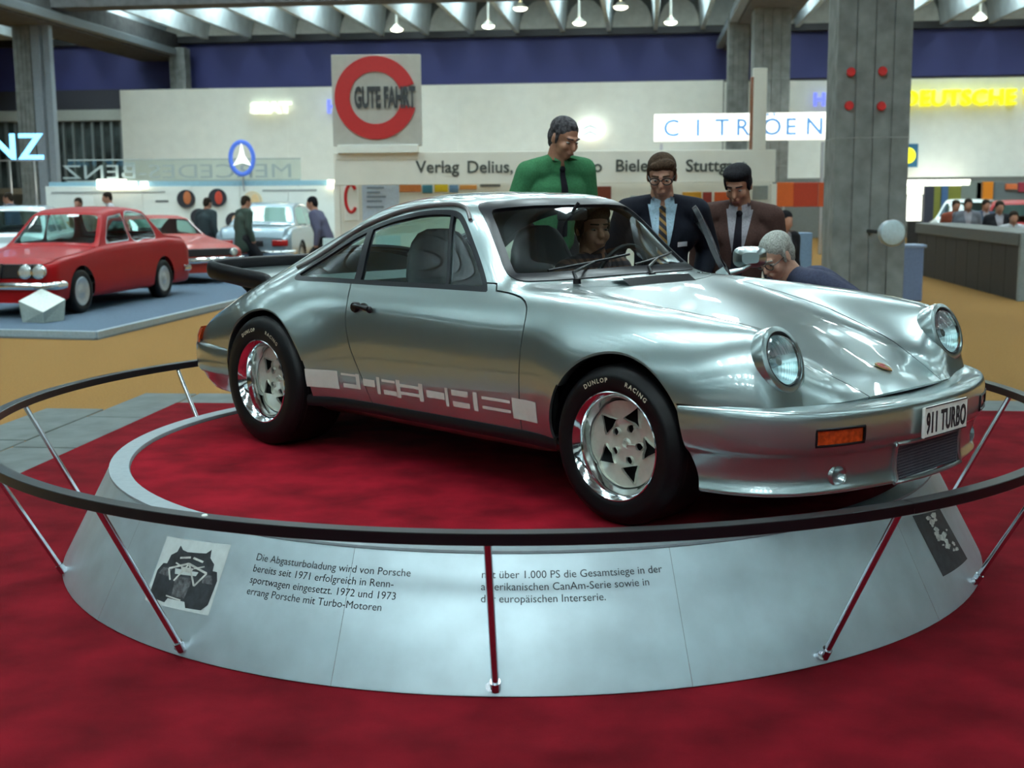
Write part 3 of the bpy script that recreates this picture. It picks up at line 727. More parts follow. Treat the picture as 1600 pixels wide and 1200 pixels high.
# ---- headlamps
lens_glass = glass('headlamp lens', (.86, .93, .93), 1.6, .02)
for sd in (-1, 1):
    c = HLC*[1, sd, 1]; e1 = np.array([0, 1., 0]); e2 = np.cross(HLN, e1)
    fr = lambda r, th, a: c+HLN*a+r*(math.cos(th)*e1+math.sin(th)*e2)
    def ring(prof, n=48):
        return [[fr(r, 2*PI*k/n, a) for r, a in prof] for k in range(n+1)]
    hl = G().grid(ring([(HLR-.004, -.13), (HLR+.004, -.06), (HLR+.007, -.02), (HLR+.003, .0), (HLR-.006, .006), (HLR-.016, .006), (HLR-.02, -.004)])).mk('headlamp', silver, coupe)
    G().grid(ring([(HLR-.019, -.002), (HLR-.024, .004), (HLR-.028, -.004)])).mk('lamp_seal', trim_black, hl)
    G().grid(ring([(HLR-.026, -.002), (.07, -.03), (.045, -.055), (.02, -.07), (0.0, -.074)])).mk('reflector', mat('lamp reflector', (.70, .82, .86), .38, .9, noise=.12, nscale=14), hl)
    G().grid(ring([(0, -.02), (.018, -.02), (.02, -.05), (.012, -.07)]), ).mk('bulb_cap', mat('bulb cap', (.5, .5, .52), .2, 1), hl)
    lg = G(); A_ = ring([(HLR-.025, .002), (HLR-.04, .017), (.05, .028), (.025, .033), (0, .035)]); lg.grid(A_); lg.mk('lens', lens_glass, hl)
    fl = G()                              # moulded ribs of the lens
    for k in range(-6, 7):
        x = k*.0125; h_ = math.sqrt(max(0, .078**2-x*x))
        for s0, s1 in ((-h_, -.012), (.016, h_)):
            ps = []
            for t in np.linspace(s0, s1, 5):
                rr = math.hypot(x, t); a = .035-.033*(rr/.087)**2; ps.append(c+HLN*(a-.004)+e1*x-e2*t)
            fl.tube(ps, .0022, 5)
    fl.mk('lens_rib', lens_glass, hl)

# ---- front bumper with air dam
plan = catmull([(.280, .868), (.34, .865), (.42, .851), (.50, .828), (.60, .778), (.68, .70), (.745, .585), (.79, .45), (.825, .28), (.842, .13), (.846, 0)], 7)
plan = [(x, -y) for x, y in plan]+[(x, y) for x, y in plan[-2::-1]]
PL = np.array(plan); tn = np.gradient(PL, axis=0); tn /= np.linalg.norm(tn, axis=1, keepdims=True); nrm = np.stack([tn[:, 1], -tn[:, 0]], 1)
if nrm[len(nrm)//2][0] < 0: nrm = -nrm
def bump_prof(y):                        # section (outward offset, height); depends on the distance from the corner
    k = np.clip((abs(y)-.60)/.25, 0, 1); zt = .490+.013*k
    top_in = -.165+.12*k
    b = np.clip((abs(y)-.12)/.5, 0, 1)
    return [(top_in, zt-.004), (top_in+.02, zt), (-.035, zt+.001), (-.014, zt-.004), (-.003, zt-.014), (.0, zt-.030), (.002, .42), (.001, .375), (-.004, .352), (-.012, .340), (-.022, .331),
            (-.026, .322), (-.026-.012*b, .29), (-.026-.020*b, .25), (-.018-.02*b, .215), (-.012-.015*b, .198), (-.02-.015*b, .188), (-.06, .183)]
A_ = []
for (x, y), (nx, ny) in zip(PL, nrm): A_.append([(x+nx*d, y+ny*d, z) for d, z in bump_prof(y)])
A_ = np.array(A_); A_ = np.moveaxis(pchip(np.arange(A_.shape[1]), np.moveaxis(A_, 1, 0), np.linspace(0, A_.shape[1]-1, (A_.shape[1]-1)*3+1)), 0, 1)
A_ = gauss(A_, 1.6, 1)
gB = G().grid(A_); BM = (np.array(gB.v), gB.f)
BM, _ = split(BM, lambda V: V[:, 0]-(.296+.26*np.clip(.50-V[:, 2], 0, 1)))
# flush turn signals, cooler intake and brake ducts are cut out of it
SIGY = (.44, .635)
sig = lambda V: np.minimum(np.minimum(np.abs(V[:, 1])-SIGY[0], SIGY[1]-np.abs(V[:, 1])), np.minimum(V[:, 2]-.368, .426-V[:, 2]))
_, BM = split(BM, lambda V: np.minimum(sig(V), V[:, 0]-.5))
INT = catmull([(-.235, .195), (0, .195), (.235, .195), (.245, .205), (.245, .325), (.235, .335), (0, .335), (-.235, .335), (-.245, .325), (-.245, .205)], 3, True)
_, BM = split(BM, lambda V: np.minimum(sdpoly(V[:, [1, 2]], INT), V[:, 0]-.5))
duct = lambda V: np.minimum(.034-np.hypot(np.abs(V[:, 1])-.51, (V[:, 2]-.252)), V[:, 0]-.5)
_, BM = split(BM, duct)
bmp = mk('front_bumper', BM[0], BM[1], silver, coupe, True, 50)
def face_x(y, z):
    i = int(np.argmin(np.abs(PL[:, 1]-y))); return PL[i], nrm[i]
bvb = BVHTree.FromPolygons([tuple(v) for v in A_.reshape(-1, 3)], gB.f)
def bface(y, z):
    h = bvb.ray_cast(Vector((1.5, y, z)), Vector((-1, 0, 0))); return np.array(h[0]) if h[0] else np.array([.8, y, z])
amber = mat('orange lamp plastic', (.52, .055, .008), .25, coat=.6, noise=.3, nscale=40)
for sd in (-1, 1):
    A1 = [[bface(sd*y, z)+[-.004, 0, 0] for z in (.372, .385, .398, .410, .422)] for y in np.linspace(SIGY[0]+.004, SIGY[1]-.004, 9)]
    fr_ = [[bface(sd*y, z)+[dx, 0, 0] for y, z, dx in ring_] for ring_ in ()]
    t = G().grid(A1, sd < 0).mk('turn_signal', amber, bmp)
    g = G(); cr_ = [(SIGY[0], .368), (SIGY[1], .368), (SIGY[1], .426), (SIGY[0], .426)]
    P_ = []
    for (ya, za), (yb, zb) in zip(cr_, cr_[1:]+cr_[:1]):
        for q in np.linspace(0, 1, 7)[:-1]: P_.append(bface(sd*(ya+(yb-ya)*q), za+(zb-za)*q)+[.001, 0, 0])
    g.tube(P_, .0045, 6, closed=True); g.mk('lamp_bezel', trim_black, t)
    g = G(); b0 = bface(sd*.51, .252); A2 = []
    for k in range(25):
        th = 2*PI*k/24; A2.append([b0*[1, 0, 0]+[.0-.035*0, sd*.51+r*math.cos(th), .252+r*math.sin(th)]+np.array([dx, 0, 0]) for r, dx in ((.038, .006), (.031, .0), (.022, -.03), (.016, -.06), (0, -.06))])
    for row in A2:
        row[0] = bface(row[0][1], row[0][2])+[.001, 0, 0]
    g.grid(A2, True).mk('brake_duct', silver, bmp)
# cooler intake: frame, recess, mesh
g = G(); P_ = [bface(y, z)+[.004, 0, 0] for y, z in INT]; g.tube(P_, .0085, 8, closed=True); g.mk('intake_frame', silver, bmp)
mesh_m = mat('dark cooler mesh', (.055, .06, .075), .6, .3, noise=.25, nscale=120)
back = [[bface(y, z)*[0, 1, 1]+[.80, 0, 0] for z in np.linspace(.197, .335, 3)] for y in np.linspace(-.242, .242, 5)]
it = G().grid(back).mk('cooler_core', mesh_m, bmp)
g = G()
for y in np.linspace(-.23, .23, 40): g.box((.806, y, .266), (.006, .003, .135))
for z in np.linspace(.205, .328, 12): g.box((.806, 0, z), (.005, .47, .003))
g.mk('grille_mesh', mat('grille wire', (.12, .125, .15), .5, .5), it, False)
# number plate
plate = box('number_plate', (.862, .012, .404), (.012, .335, .115), mat('white plate', (.80, .80, .74), .4), bmp, 0, .004)
V, F = text_mesh('911 TURBO', .078, .03, 'CENTER', .53, .001, spacing=1.08)
mk('plate_lettering', np.stack([np.full(len(V), .8695)+V[:, 2], V[:, 0]+.012, V[:, 1]+.365], 1), F, ink, plate, False)
for z in (.349, .459): box('plate_border', (.8685, .012, z), (.002, .32, .004), ink, plate, 0, 0)
# ---- rear bumper, lamps, tail
rp = catmull([(-2.615, .872), (-2.75, .862), (-2.90, .84), (-3.02, .805), (-3.12, .75), (-3.18, .66), (-3.215, .5), (-3.235, .25), (-3.24, 0)], 6)
rp = rp+[(x, -y) for x, y in rp[-2::-1]]; RP = np.array(rp); t_ = np.gradient(RP, axis=0); t_ /= np.linalg.norm(t_, axis=1, keepdims=True); rn_ = np.stack([t_[:, 1], -t_[:, 0]], 1)
if rn_[len(rn_)//2][0] > 0: rn_ = -rn_
A_ = [[(x+nx*d, y+ny*d, z) for d, z in ((-.07, .455), (-.02, .457), (-.006, .45), (0, .435), (.002, .38), (-.003, .315), (-.012, .300), (-.03, .29), (-.05, .25), (-.09, .20), (-.14, .18))] for (x, y), (nx, ny) in zip(RP, rn_)]
rb = G().grid(A_, True).mk('rear_bumper', silver, coupe, True, 50)
for sd in (-1, 1):
    g = G()
    pth = [(-2.985, .812), (-3.03, .800), (-3.062, .782), (-3.085, .745), (-3.10, .68), (-3.13, .52), (-3.15, .38)]
    A1 = [[(x, sd*(y-dy), z) for z, dy in ((.452, .0), (.485, .004), (.510, .014), (.528, .026))] for x, y in pth]
    g.grid(A1, sd > 0); g.mk('tail_lamp', mat('red orange tail lens', (.45, .05, .01), .25, coat=.5, noise=.2), coupe)
box('rear_panel', (-3.16, 0, .38), (.06, 1.30, .26), silver, coupe)
# whale tail: silver blade with a raised black rubber edge
N_ = 9; A_ = []
for i in range(N_):
    t = i/(N_-1); x = -2.70-.50*t; hw = .50+.10*t; zt = .765+.055*t
    A_.append([(x, -hw, zt), (x, -hw*.5, zt+.006), (x, 0, zt+.008), (x, hw*.5, zt+.006), (x, hw, zt)])
Bt = [[(x, y, z-.022) for x, y, z in r] for r in A_]
tl = G().grid(A_, True); tl.grid(Bt); tail = tl.mk('tail_spoiler', silver, coupe)
A_ = []
for y in np.linspace(-.47, .47, 9):
    A_.append([(-2.60, y, surf_top(-2.60, y)[0][2]-.01), (-2.72, y*1.02, .752), (-3.12, y*1.1, .79), (-2.98, y*1.02, surf_top(-2.95, y)[0][2]-.01)])
G().grid(A_).mk('spoiler_base', silver, tail)
edge = catmull([(-2.655, -.525, .745), (-2.74, -.555, .775), (-2.95, -.590, .800), (-3.12, -.61, .822), (-3.20, -.58, .832), (-3.225, -.40, .836), (-3.23, 0, .838), (-3.225, .40, .836), (-3.20, .58, .832), (-3.12, .61, .822), (-2.95, .59, .80), (-2.74, .555, .775), (-2.655, .525, .745)], 6)
g = G(); E_ = np.array(edge); te = np.gradient(E_, axis=0); te /= np.linalg.norm(te, axis=1, keepdims=True); A_ = []
for i, (p, t) in enumerate(zip(E_, te)):
    s_ = np.cross(t, [0, 0, 1.]); s_ /= np.linalg.norm(s_); f_ = min(1, .35+min(i, len(E_)-1-i)*.16)
    A_.append([p+s_*.026*math.cos(a)*f_+np.array([0, 0, 1.])*.05*math.sin(a)*f_ for a in np.linspace(0, 2*PI, 17)])
g.grid(A_, True); g.mk('rubber_edge', black_rubber, tail)

# ---- side lettering band (knocked-out letters), both flanks
def flank_poly(polys, name, sd):
    g = G()
    for x0, x1, z0, z1 in polys:
        nx = max(2, int(abs(x1-x0)/.02)+1); nz = max(2, int((z1-z0)/.02)+1); A_ = []
        for i in range(nx+1):
            row = []
            for j in range(nz+1):
                p, n = surf(x0+(x1-x0)*i/nx, z0+(z1-z0)*j/nz, sd); row.append(p+n*.0018)
            A_.append(row)
        g.grid(A_, sd > 0)
    o = g.mk(name, decal, coupe, True); return o
ZB, ZT = .333, .412
def bz(a, b): return ZB+(ZT-ZB)*a, ZB+(ZT-ZB)*b
def glyphs(x0, wd):
    L = lambda a, b, c, d: (x0+wd*a, x0+wd*b, *bz(c, d)); return L
x0, x1 = -1.725, -.60; wd = (x1-x0)
L = lambda a, b, c, d: (x0+wd*a, x0+wd*b, *bz(c, d))
band = [(-1.925, -1.742, ZB-.004, ZT+.004), (-.588, -.435, ZB-.004, ZT+.004)]
# the pale pieces left between the letters P O R S C H E
band += [L(.005, .095, .84, .97), L(.012, .105, .10, .36), L(.095, .118, .10, 1.02), L(.140, .215, .38, .80), L(.228, .248, .02, 1.02),
         L(.262, .345, .80, .95), L(.268, .350, .06, .34), L(.352, .376, .0, 1.04), L(.376, .490, .66, .84), L(.376, .490, .22, .40), L(.490, .514, .0, 1.02),
         L(.535, .640, .32, .72), L(.645, .662, -.02, 1.02), L(.682, .775, .66, .98), L(.686, .780, .04, .34), L(.803, .825, .0, 1.03), L(.850, 1.0, .72, .88), L(.850, 1.0, .20, .36)]
for sd in (-1, 1):
    o = flank_poly(band, 'side_lettering', sd)

# ---- wheels
tyre_m = mat('racing tyre rubber', (.0035, .0035, .0045), .45, noise=.12, nscale=50, spec=.22)
chrome = mat('polished rim', (.72, .76, .78), .08, 1.0, noise=.02)
petal_m = mat('silver wheel petals', (.60, .62, .55), .35, .55, noise=.04)
black_well = mat('black wheel recess', (.006, .006, .007), .6, noise=.02)
def wheel(x, z, R, yo, width, dish, sd, label):
    w_ = bpy.data.objects.new('wheel', None); C.objects.link(w_); w_.parent = coupe; w_.location = (x, sd*yo, z); w_.rotation_euler = (0, 0, 0 if sd < 0 else PI); w_.empty_display_size = .05
    w_['label'] = label
    # local: outside is -y
    wd = width
    prof = [(.200, .002), (.206, -.004), (.216, -.010), (.235, -.014), (.262, -.015), (R-.025, -.004), (R-.010, .010), (R-.003, .022), (R, .045), (R, wd-.045), (R-.010, wd-.01), (R-.03, wd+.004), (.25, wd+.01), (.20, wd-.01)]
    ty = G().lathe(catmull(prof, 3), 72, 'y').mk('tyre', tyre_m, w_, True, 50)
    g = G()                               # tread grooves
    for yy in np.linspace(.05, wd-.05, 5): g.lathe([(R-.0002, yy-.004), (R+.0006, yy), (R-.0002, yy+.004)], 72, 'y')
    g.mk('tread_groove', black_well, ty)
    G().lathe([(.196, .004), (.2065, -.003), (.207, -.008), (.203, -.010), (.197, -.004), (.191, .004), (.184, .012), (.180, .03), (.172, .05), (.168, dish-.02), (.166, dish+.02), (.166, wd-.03), (.20, wd-.01)], 72, 'y').mk('rim', chrome, w_)
    # five-petal face: dished disc with triangular windows and bolt holes cut out
    A_ = []; rr = np.linspace(.012, .166, 26)
    for k in range(181):
        th = 2*PI*k/180; row = []
        for r in rr:
            ph = ((math.degrees(th)-141+36) % 72)-36           # 0 at a window
            edge = min(1, abs(ph)/16); rib = .010*edge*min(1, max(0, (r-.05)/.04))
            y = dish+.004-.030*max(0, 1-(r/.075)**2)*.6-rib-.012*(r/.166)
            row.append((r*math.cos(th), y, r*math.sin(th)))
        A_.append(row)
    g = G().grid(A_); FM = (np.array(g.v), g.f)
    def cuts(V):
        r = np.hypot(V[:, 0], V[:, 2]); ph = ((np.degrees(np.arctan2(V[:, 2], V[:, 0]))-141+36) % 72)-36; ph = np.radians(ph)
        lx, ly = r*np.cos(ph), r*np.sin(ph)
        tri = np.minimum(np.minimum(lx-.088, .160-lx), (.043-.60*(lx-.088))-np.abs(ly))
        lug = .0165-np.hypot(lx-.064, ly)
        return -np.maximum(tri, lug)
    FM, _h = split(FM, cuts); FM = rim(FM, -.012)
    fc = mk('wheel_face', FM[0], FM[1], petal_m, w_, True, 40)
    G().lathe([(0, dish-.019), (.012, dish-.018), (.022, dish-.014), (.026, dish-.008)], 24, 'y').mk('hub_cap', petal_m, w_)
    G().lathe([(0, dish+.03), (.168, dish+.03)], 40, 'y').mk('recess_disc', black_well, w_)
    # lettering on the tyre wall
    for s, a_mid in (('DUNLOP', 109), ('RACING', 62)):
        g = G()
        M_ = refine(text_mesh(s, .0175, .02, 'CENTER', 1.05, 0, 2, 1.34), .012); rb_ = .2415 if R < .32 else .249
        W_ = []
        for u, v_, e in M_[0]:
            th = math.radians(a_mid)-u/(rb_+.009); r = rb_+v_; W_.append((r*math.cos(th), -.0170, r*math.sin(th)))
        g.add(W_, M_[1])
        g.mk('tyre_lettering', mat('ivory tyre print', (.62, .57, .42), .6, noise=.1), ty, False)
    return w_
wheel(FA[0], .303, .303, .853, .235, .085, -1, 'near front wheel'); wheel(FA[0], .303, .303, .853, .235, .085, 1, 'far front wheel')
wheel(RA[0], .322, .322, .893, .285, .115, -1, 'near rear wheel'); wheel(RA[0], .322, .322, .893, .285, .115, 1, 'far rear wheel')

# ---- inside and underside
G().box((-1.35, 0, .215), (2.3, 1.30, .05)).box((-.50, 0, .42), (.05, 1.2, .42)).box((-2.35, 0, .50), (.06, 1.2, .55)).mk('floor_pan', trim_black, coupe, False)
G().box((.30, 0, .26), (.8, .9, .14)).box((-2.75, 0, .33), (.75, 1.05, .16)).mk('underbody', trim_black, coupe, False)
vinyl = mat('black vinyl', (.0045, .0045, .007), .5, noise=.06, nscale=10, spec=.25)
A_ = []
for y in np.linspace(-.62, .62, 15):
    b = .05*(y/.62)**2; A_.append([(-.62-b, y, .835), (-.70-b, y, .850), (-.80-b, y, .842), (-.845-b, y, .81), (-.84-b, y, .70), (-.78-b, y, .60)])
G().grid(A_, True).mk('dashboard', vinyl, coupe)
def seat(y):
    g = G(); A_ = []
    prof = [(-1.28, .30, .24), (-1.30, .40, .25), (-1.36, .52, .255), (-1.425, .64, .26), (-1.48, .76, .25), (-1.515, .86, .235), (-1.54, .95, .20), (-1.55, 1.01, .165), (-1.555, 1.05, .12), (-1.555, 1.07, .05)]
    for x, z, hw in prof:
        A_.append([(x+.06*math.cos(a)*(.6+.4*abs(math.sin(a))), y+hw*math.copysign(abs(math.sin(a))**.7, math.sin(a)), z) for a in np.linspace(0, 2*PI, 21)])
    g.grid(A_, True); s = g.mk('seat', vinyl, coupe)
    g = G(); A_ = []
    for x, z in ((-.92, .34), (-.93, .42), (-1.05, .46), (-1.2, .445), (-1.36, .43), (-1.36, .30)): A_.append([(x, y-.25, z-.02), (x, y-.22, z), (x, y, z-.015), (x, y+.22, z), (x, y+.25, z-.02)])
    g.grid(A_, True).mk('seat_cushion', vinyl, s)
seat(-.34); seat(.34)
G().tube([(-1.0+.0+.055*math.sin(a), .34+.19*math.cos(a), .80+.18*math.sin(a)) for a in np.linspace(0, 2*PI, 33)[:-1]], .013, 8, closed=True).tube([(-1.0, .34, .80), (-.85, .34, .74)], .03, 10).box((-1.0, .34, .80), (.02, .36, .035), 0, 0, .3).mk('steering_wheel', vinyl, coupe)
A_ = [[(-1.9, y, .52), (-2.0, y, .56), (-2.12, y, .80), (-2.3, y, .83)] for y in np.linspace(-.55, .55, 5)]
G().grid(A_, True).mk('rear_seat', vinyl, coupe)
G().tube([(-.98, -.02, 1.15), (-.96, 0, 1.19)], .008).box((-1.0, 0, 1.135), (.02, .20, .055), 0, .008).mk('rear_view_mirror', vinyl, coupe)

# ================================================================== people
skin = {'a': mat('skin warm', (.42, .20, .13), .5, noise=.05, nscale=60), 'b': mat('skin tan', (.36, .165, .10), .5, noise=.05, nscale=60), 'c': mat('skin pale', (.50, .27, .19), .5, noise=.05, nscale=60)}
def remeshed(g, voxel, smooth=4, name='m'):
    me = bpy.data.meshes.new(name); me.from_pydata(g.v, [], g.f); o = bpy.data.objects.new(name, me); C.objects.link(o)
    r = o.modifiers.new('r', 'REMESH'); r.mode = 'VOXEL'; r.voxel_size = voxel; r.adaptivity = 0
    if smooth: s = o.modifiers.new('s', 'SMOOTH'); s.factor = .5; s.iterations = smooth
    dg = bpy.context.evaluated_depsgraph_get(); m2 = bpy.data.meshes.new_from_object(o.evaluated_get(dg))
    V = np.array([v.co[:] for v in m2.vertices]).reshape(-1, 3); F = [tuple(p.vertices) for p in m2.polygons]
    bpy.data.objects.remove(o); bpy.data.meshes.remove(me); bpy.data.meshes.remove(m2); return V, F
def capsule(g, a, b, ra, rb, n=14):
    a, b = np.array(a, float), np.array(b, float); d = b-a; L = np.linalg.norm(d)+1e-9; t = d/L; P = []; R = []
    for k in range(5): th = PI/2*k/4; P.append(a-t*ra*math.cos(th)); R.append(max(1e-4, ra*math.sin(th)))
    P.append((a+b)/2); R.append((ra+rb)/2)
    for k in range(4, -1, -1): th = PI/2*k/4; P.append(b+t*rb*math.cos(th)); R.append(max(1e-4, rb*math.sin(th)))
    g.tube(P, R, n)
def rotm(yaw, pitch, roll=0):             # columns forward, left, up; pitch > 0 looks down
    cy, sy, cp, sp, cr, sr = math.cos(yaw), math.sin(yaw), math.cos(pitch), math.sin(pitch), math.cos(roll), math.sin(roll)
    Rz = np.array([[cy, -sy, 0], [sy, cy, 0], [0, 0, 1]]); Ry = np.array([[cp, 0, sp], [0, 1, 0], [-sp, 0, cp]]); Rx = np.array([[1, 0, 0], [0, cr, -sr], [0, sr, cr]])
    return Rz@Ry@Rx
def ell_r(g, c, r, Rm, o, n=16, m=10):
    q = G().ell(c, r, n, m); g.add([tuple(o+Rm@np.array(p)) for p in q.v], q.f)
def person(label, head, face, ground, lean=.1, hpitch=.2, hyaw=0, hroll=0, tone='a', hair='dark', hairstyle='short', top='shirt', topmat=None, legmat=None, shirtmat=None, tiemat=None,
           hands=None, glasses=False, voxel=.0075, badge=False, scale=1.0, side=0.0, group=None, feet=0.0, hipz=None):
    # local frame: x forward, y left, z up, feet at the origin
    d = np.array([math.sin(lean), side, math.cos(lean)]); d /= np.linalg.norm(d)
    up_n = np.array([math.sin(lean*.75+hpitch*.25), side*.5, math.cos(lean*.75+hpitch*.25)]); up_n /= np.linalg.norm(up_n)
    Hm = rotm(hyaw, hpitch, hroll)
    neck_off = d*.50+up_n*.055; hc_off = neck_off+Hm@np.array([.018, 0, .115])
    hz = head[2]-ground-hc_off[2]*scale; hz = max(.12, min(.98*scale, hz))/scale
    P = np.array([0, 0, hz]); hc = P+hc_off
    loc_xy = np.array(head[:2])-scale*np.array([hc[0]*math.cos(face)-hc[1]*math.sin(face), hc[0]*math.sin(face)+hc[1]*math.cos(face)])
    root = thing('person', label, 'person', (loc_xy[0], loc_xy[1], ground), face, group); root.scale = (scale,)*3
    lat = np.array([0, 1., 0]); lat = lat-d*(lat@d); lat /= np.linalg.norm(lat); fwd = np.cross(lat, d)
    chest = P+d*.33; nb = P+d*.50; neck = P+neck_off
    sh = {1: P+d*.455+lat*.185, -1: P+d*.455-lat*.185}
    hip = {1: P+np.array([0, .095, -.02]), -1: P+np.array([0, -.095, -.02])}
    hd = {1: np.array([.10, .24, hz-.10]), -1: np.array([.10, -.24, hz-.10])} if hands is None else {k: np.array(v) for k, v in hands.items()}
    el = {}
    for s in (1, -1):
        a, b = sh[s], hd[s]; v = b-a; L = np.linalg.norm(v)
        if L > .54: b = a+v/L*.54; hd[s] = b; L = .54
        h = math.sqrt(max(0, .28**2-(L/2)**2)); mid = (a+b)/2; bend = np.array([-.6, s*.35, -.6]); vv = v/(np.linalg.norm(v)+1e-9); bend = bend-vv*(bend@vv); bend /= np.linalg.norm(bend); el[s] = mid+bend*h
    ft = {1: np.array([.02+feet, .11, .06]), -1: np.array([-.02+feet, -.11, .06])}; kn = {}
    for s in (1, -1):
        a, b = hip[s], ft[s]; v = b-a; L = np.linalg.norm(v); hh = math.sqrt(max(0, .45**2-(min(L, .899)/2)**2)); kn[s] = (a+b)/2+np.array([hh, s*.04, 0])
    def head_parts(g):
        E = lambda c, r: ell_r(g, c, r, Hm, hc)
        T = lambda a, b, ra, rb: capsule(g, hc+Hm@np.array(a), hc+Hm@np.array(b), ra, rb, 10)
        E((-.014, 0, .032), (.097, .075, .085)); E((.028, 0, -.032), (.062, .059, .083)); E((.046, 0, -.086), (.036, .036, .028)); E((.01, 0, -.06), (.055, .056, .045))
        T((.088, 0, .014), (.108, 0, -.030), .010, .0155); T((.076, .036, .024), (.088, .008, .022), .012, .012); T((.076, -.036, .024), (.088, -.008, .022), .012, .012)
        for s in (1, -1): E((.058, s*.036, -.030), (.030, .026, .030)); E((-.008, s*.077, -.008), (.020, .010, .032))
        E((.090, 0, -.060), (.011, .027, .008)); E((.088, 0, -.072), (.011, .023, .008))
        capsule(g, hc+Hm@np.array([-.022, 0, -.06]), nb+fwd*.005, .060, .074)
    def hand_parts(g, s):
        a = el[s]; b = hd[s]; t = (b-a)/(np.linalg.norm(b-a)+1e-9); n = np.cross(t, lat); n /= np.linalg.norm(n)+1e-9; w = np.cross(n, t)
        Rm = np.stack([t, w, n], 1); ell_r(g, (.045, 0, 0), (.055, .040, .017), Rm, b, 12, 8)
        for k, (o, L) in enumerate(((-.030, .062), (-.010, .075), (.010, .070), (.029, .055))):
            p0 = b+Rm@np.array([.085, o, 0]); p1 = b+Rm@np.array([.085+L*.55, o*1.1, -.010]); p2 = b+Rm@np.array([.085+L*.9, o*1.1, -.032])
            capsule(g, p0, p1, .0095, .009, 8); capsule(g, p1, p2, .009, .0078, 8)
        q = -s; p0 = b+Rm@np.array([.02, .030*q, 0]); p1 = b+Rm@np.array([.058, .058*q, -.012]); p2 = b+Rm@np.array([.084, .062*q, -.024])
        capsule(g, p0, p1, .012, .010, 8); capsule(g, p1, p2, .010, .0085, 8)
    g = G(); head_parts(g)
    capsule(g, P, chest, .115, .125); capsule(g, chest+lat*.07, chest-lat*.07, .11, .11); capsule(g, sh[1]-lat*.03, sh[-1]+lat*.03, .062, .062)
    for s in (1, -1):
        capsule(g, sh[s], el[s], .050, .040); capsule(g, el[s], hd[s], .040, .028)
        if voxel < .012: hand_parts(g, s)
        else: ell_r(g, (0, 0, 0), (.05, .04, .05), np.eye(3), hd[s])
        capsule(g, hip[s], kn[s], .078, .052); capsule(g, kn[s], ft[s], .050, .038); capsule(g, ft[s]-[0, 0, .03], ft[s]+[.13, 0, -.035], .032, .026)
    V, F = remeshed(g, voxel, 3); body = mk('body', V, F, skin[tone], root, True, 180)
    # garment for the upper body
    jk = top == 'jacket'; ex = .022 if jk else .013
    g = G(); capsule(g, P+d*(-.16 if jk else .0), chest, .145+ex*.6, .135+ex); capsule(g, chest+lat*.085, chest-lat*.085, .115+ex*.6, .115+ex*.6)
    capsule(g, sh[1]-lat*.045+d*.01, sh[-1]+lat*.045+d*.01, .055+ex, .055+ex); capsule(g, nb-d*.06, nb+up_n*.012, .092, .073)
    for s in (1, -1): capsule(g, nb+d*.012, sh[s]+d*.012, .058, .050+ex)
    for s in (1, -1):
        w = el[s]+(hd[s]-el[s])*.93
        capsule(g, sh[s]+lat*s*.008, el[s], .060+ex, .050+ex*.9); capsule(g, el[s], w, .049+ex*.9, .036+ex*.7)
    V, F = remeshed(g, max(voxel, .010), 4); tm = mk('jacket' if jk else 'shirt', V, F, topmat, root, True, 180); bt = BVHTree.FromPolygons([tuple(v) for v in V], F)
    def onchest(u, w_, off):              # u to the person's left, w_ along the spine from the neck base downwards
        o = nb-d*w_+lat*u; h = bt.ray_cast(Vector(o+fwd*.5), Vector(-fwd)); return np.array(h[0])+fwd*off if h[0] else o+fwd*(.15+off)
    def patch(poly_fn, name, m, off, par, nu=7, nw=12):
        A_ = [[onchest(*poly_fn(i/(nu-1), j/(nw-1)), off) for j in range(nw)] for i in range(nu)]
        return G().grid(A_).mk(name, m, par)
    if jk:
        patch(lambda a, b: ((a-.5)*2*(.078*(1-b)**.8+.004), -.012+b*.34), 'shirt_front', shirtmat, .004, tm)
        for s in (1, -1): patch(lambda a, b: (s*((.080*(1-b)**.8+.004)+a*(.012+.062*math.sin(PI*min(1, b*1.25))*(1-b*.4))), -.02+b*.36), 'lapel', topmat, .009, tm)
    col = shirtmat if jk else topmat
    for s in (1, -1):                     # collar points
        patch(lambda a, b: (s*(.010+a*.05)+s*.012*b, -.035+b*.075-a*.03), 'collar', col, .012, tm, 4, 4)
    if tiemat:
        patch(lambda a, b: ((a-.5)*2*(.017+.022*b), .02+b*.40), 'tie', tiemat, .010, tm, 5, 14)
        k0 = onchest(0, .012, .008); G().ell(tuple(k0), (.017, .020, .020)).mk('tie_knot', tiemat, tm)
    if badge: patch(lambda a, b: (.085+a*.055, .19+b*.028), 'name_badge', mat('white badge', (.8, .8, .85), .4), .012, tm, 3, 3)
    # trousers and shoes
    if True:
        g = G(); capsule(g, P+[0, 0, .05], P+[0, 0, -.04], .135, .13)
        for s in (1, -1): capsule(g, hip[s], kn[s], .098, .075); capsule(g, kn[s], ft[s]+[0, 0, .03], .072, .062)
        V, F = remeshed(g, max(voxel, .012), 3); mk('trousers', V, F, legmat, root, True, 180)
        for s in (1, -1):
            g = G(); capsule(g, ft[s]+[-.02, 0, -.02], ft[s]+[.14, 0, -.03], .042, .036); V, F = remeshed(g, .012, 2); mk('shoe', V, F, mat('black shoe', (.02, .018, .016), .35), root, True, 180)
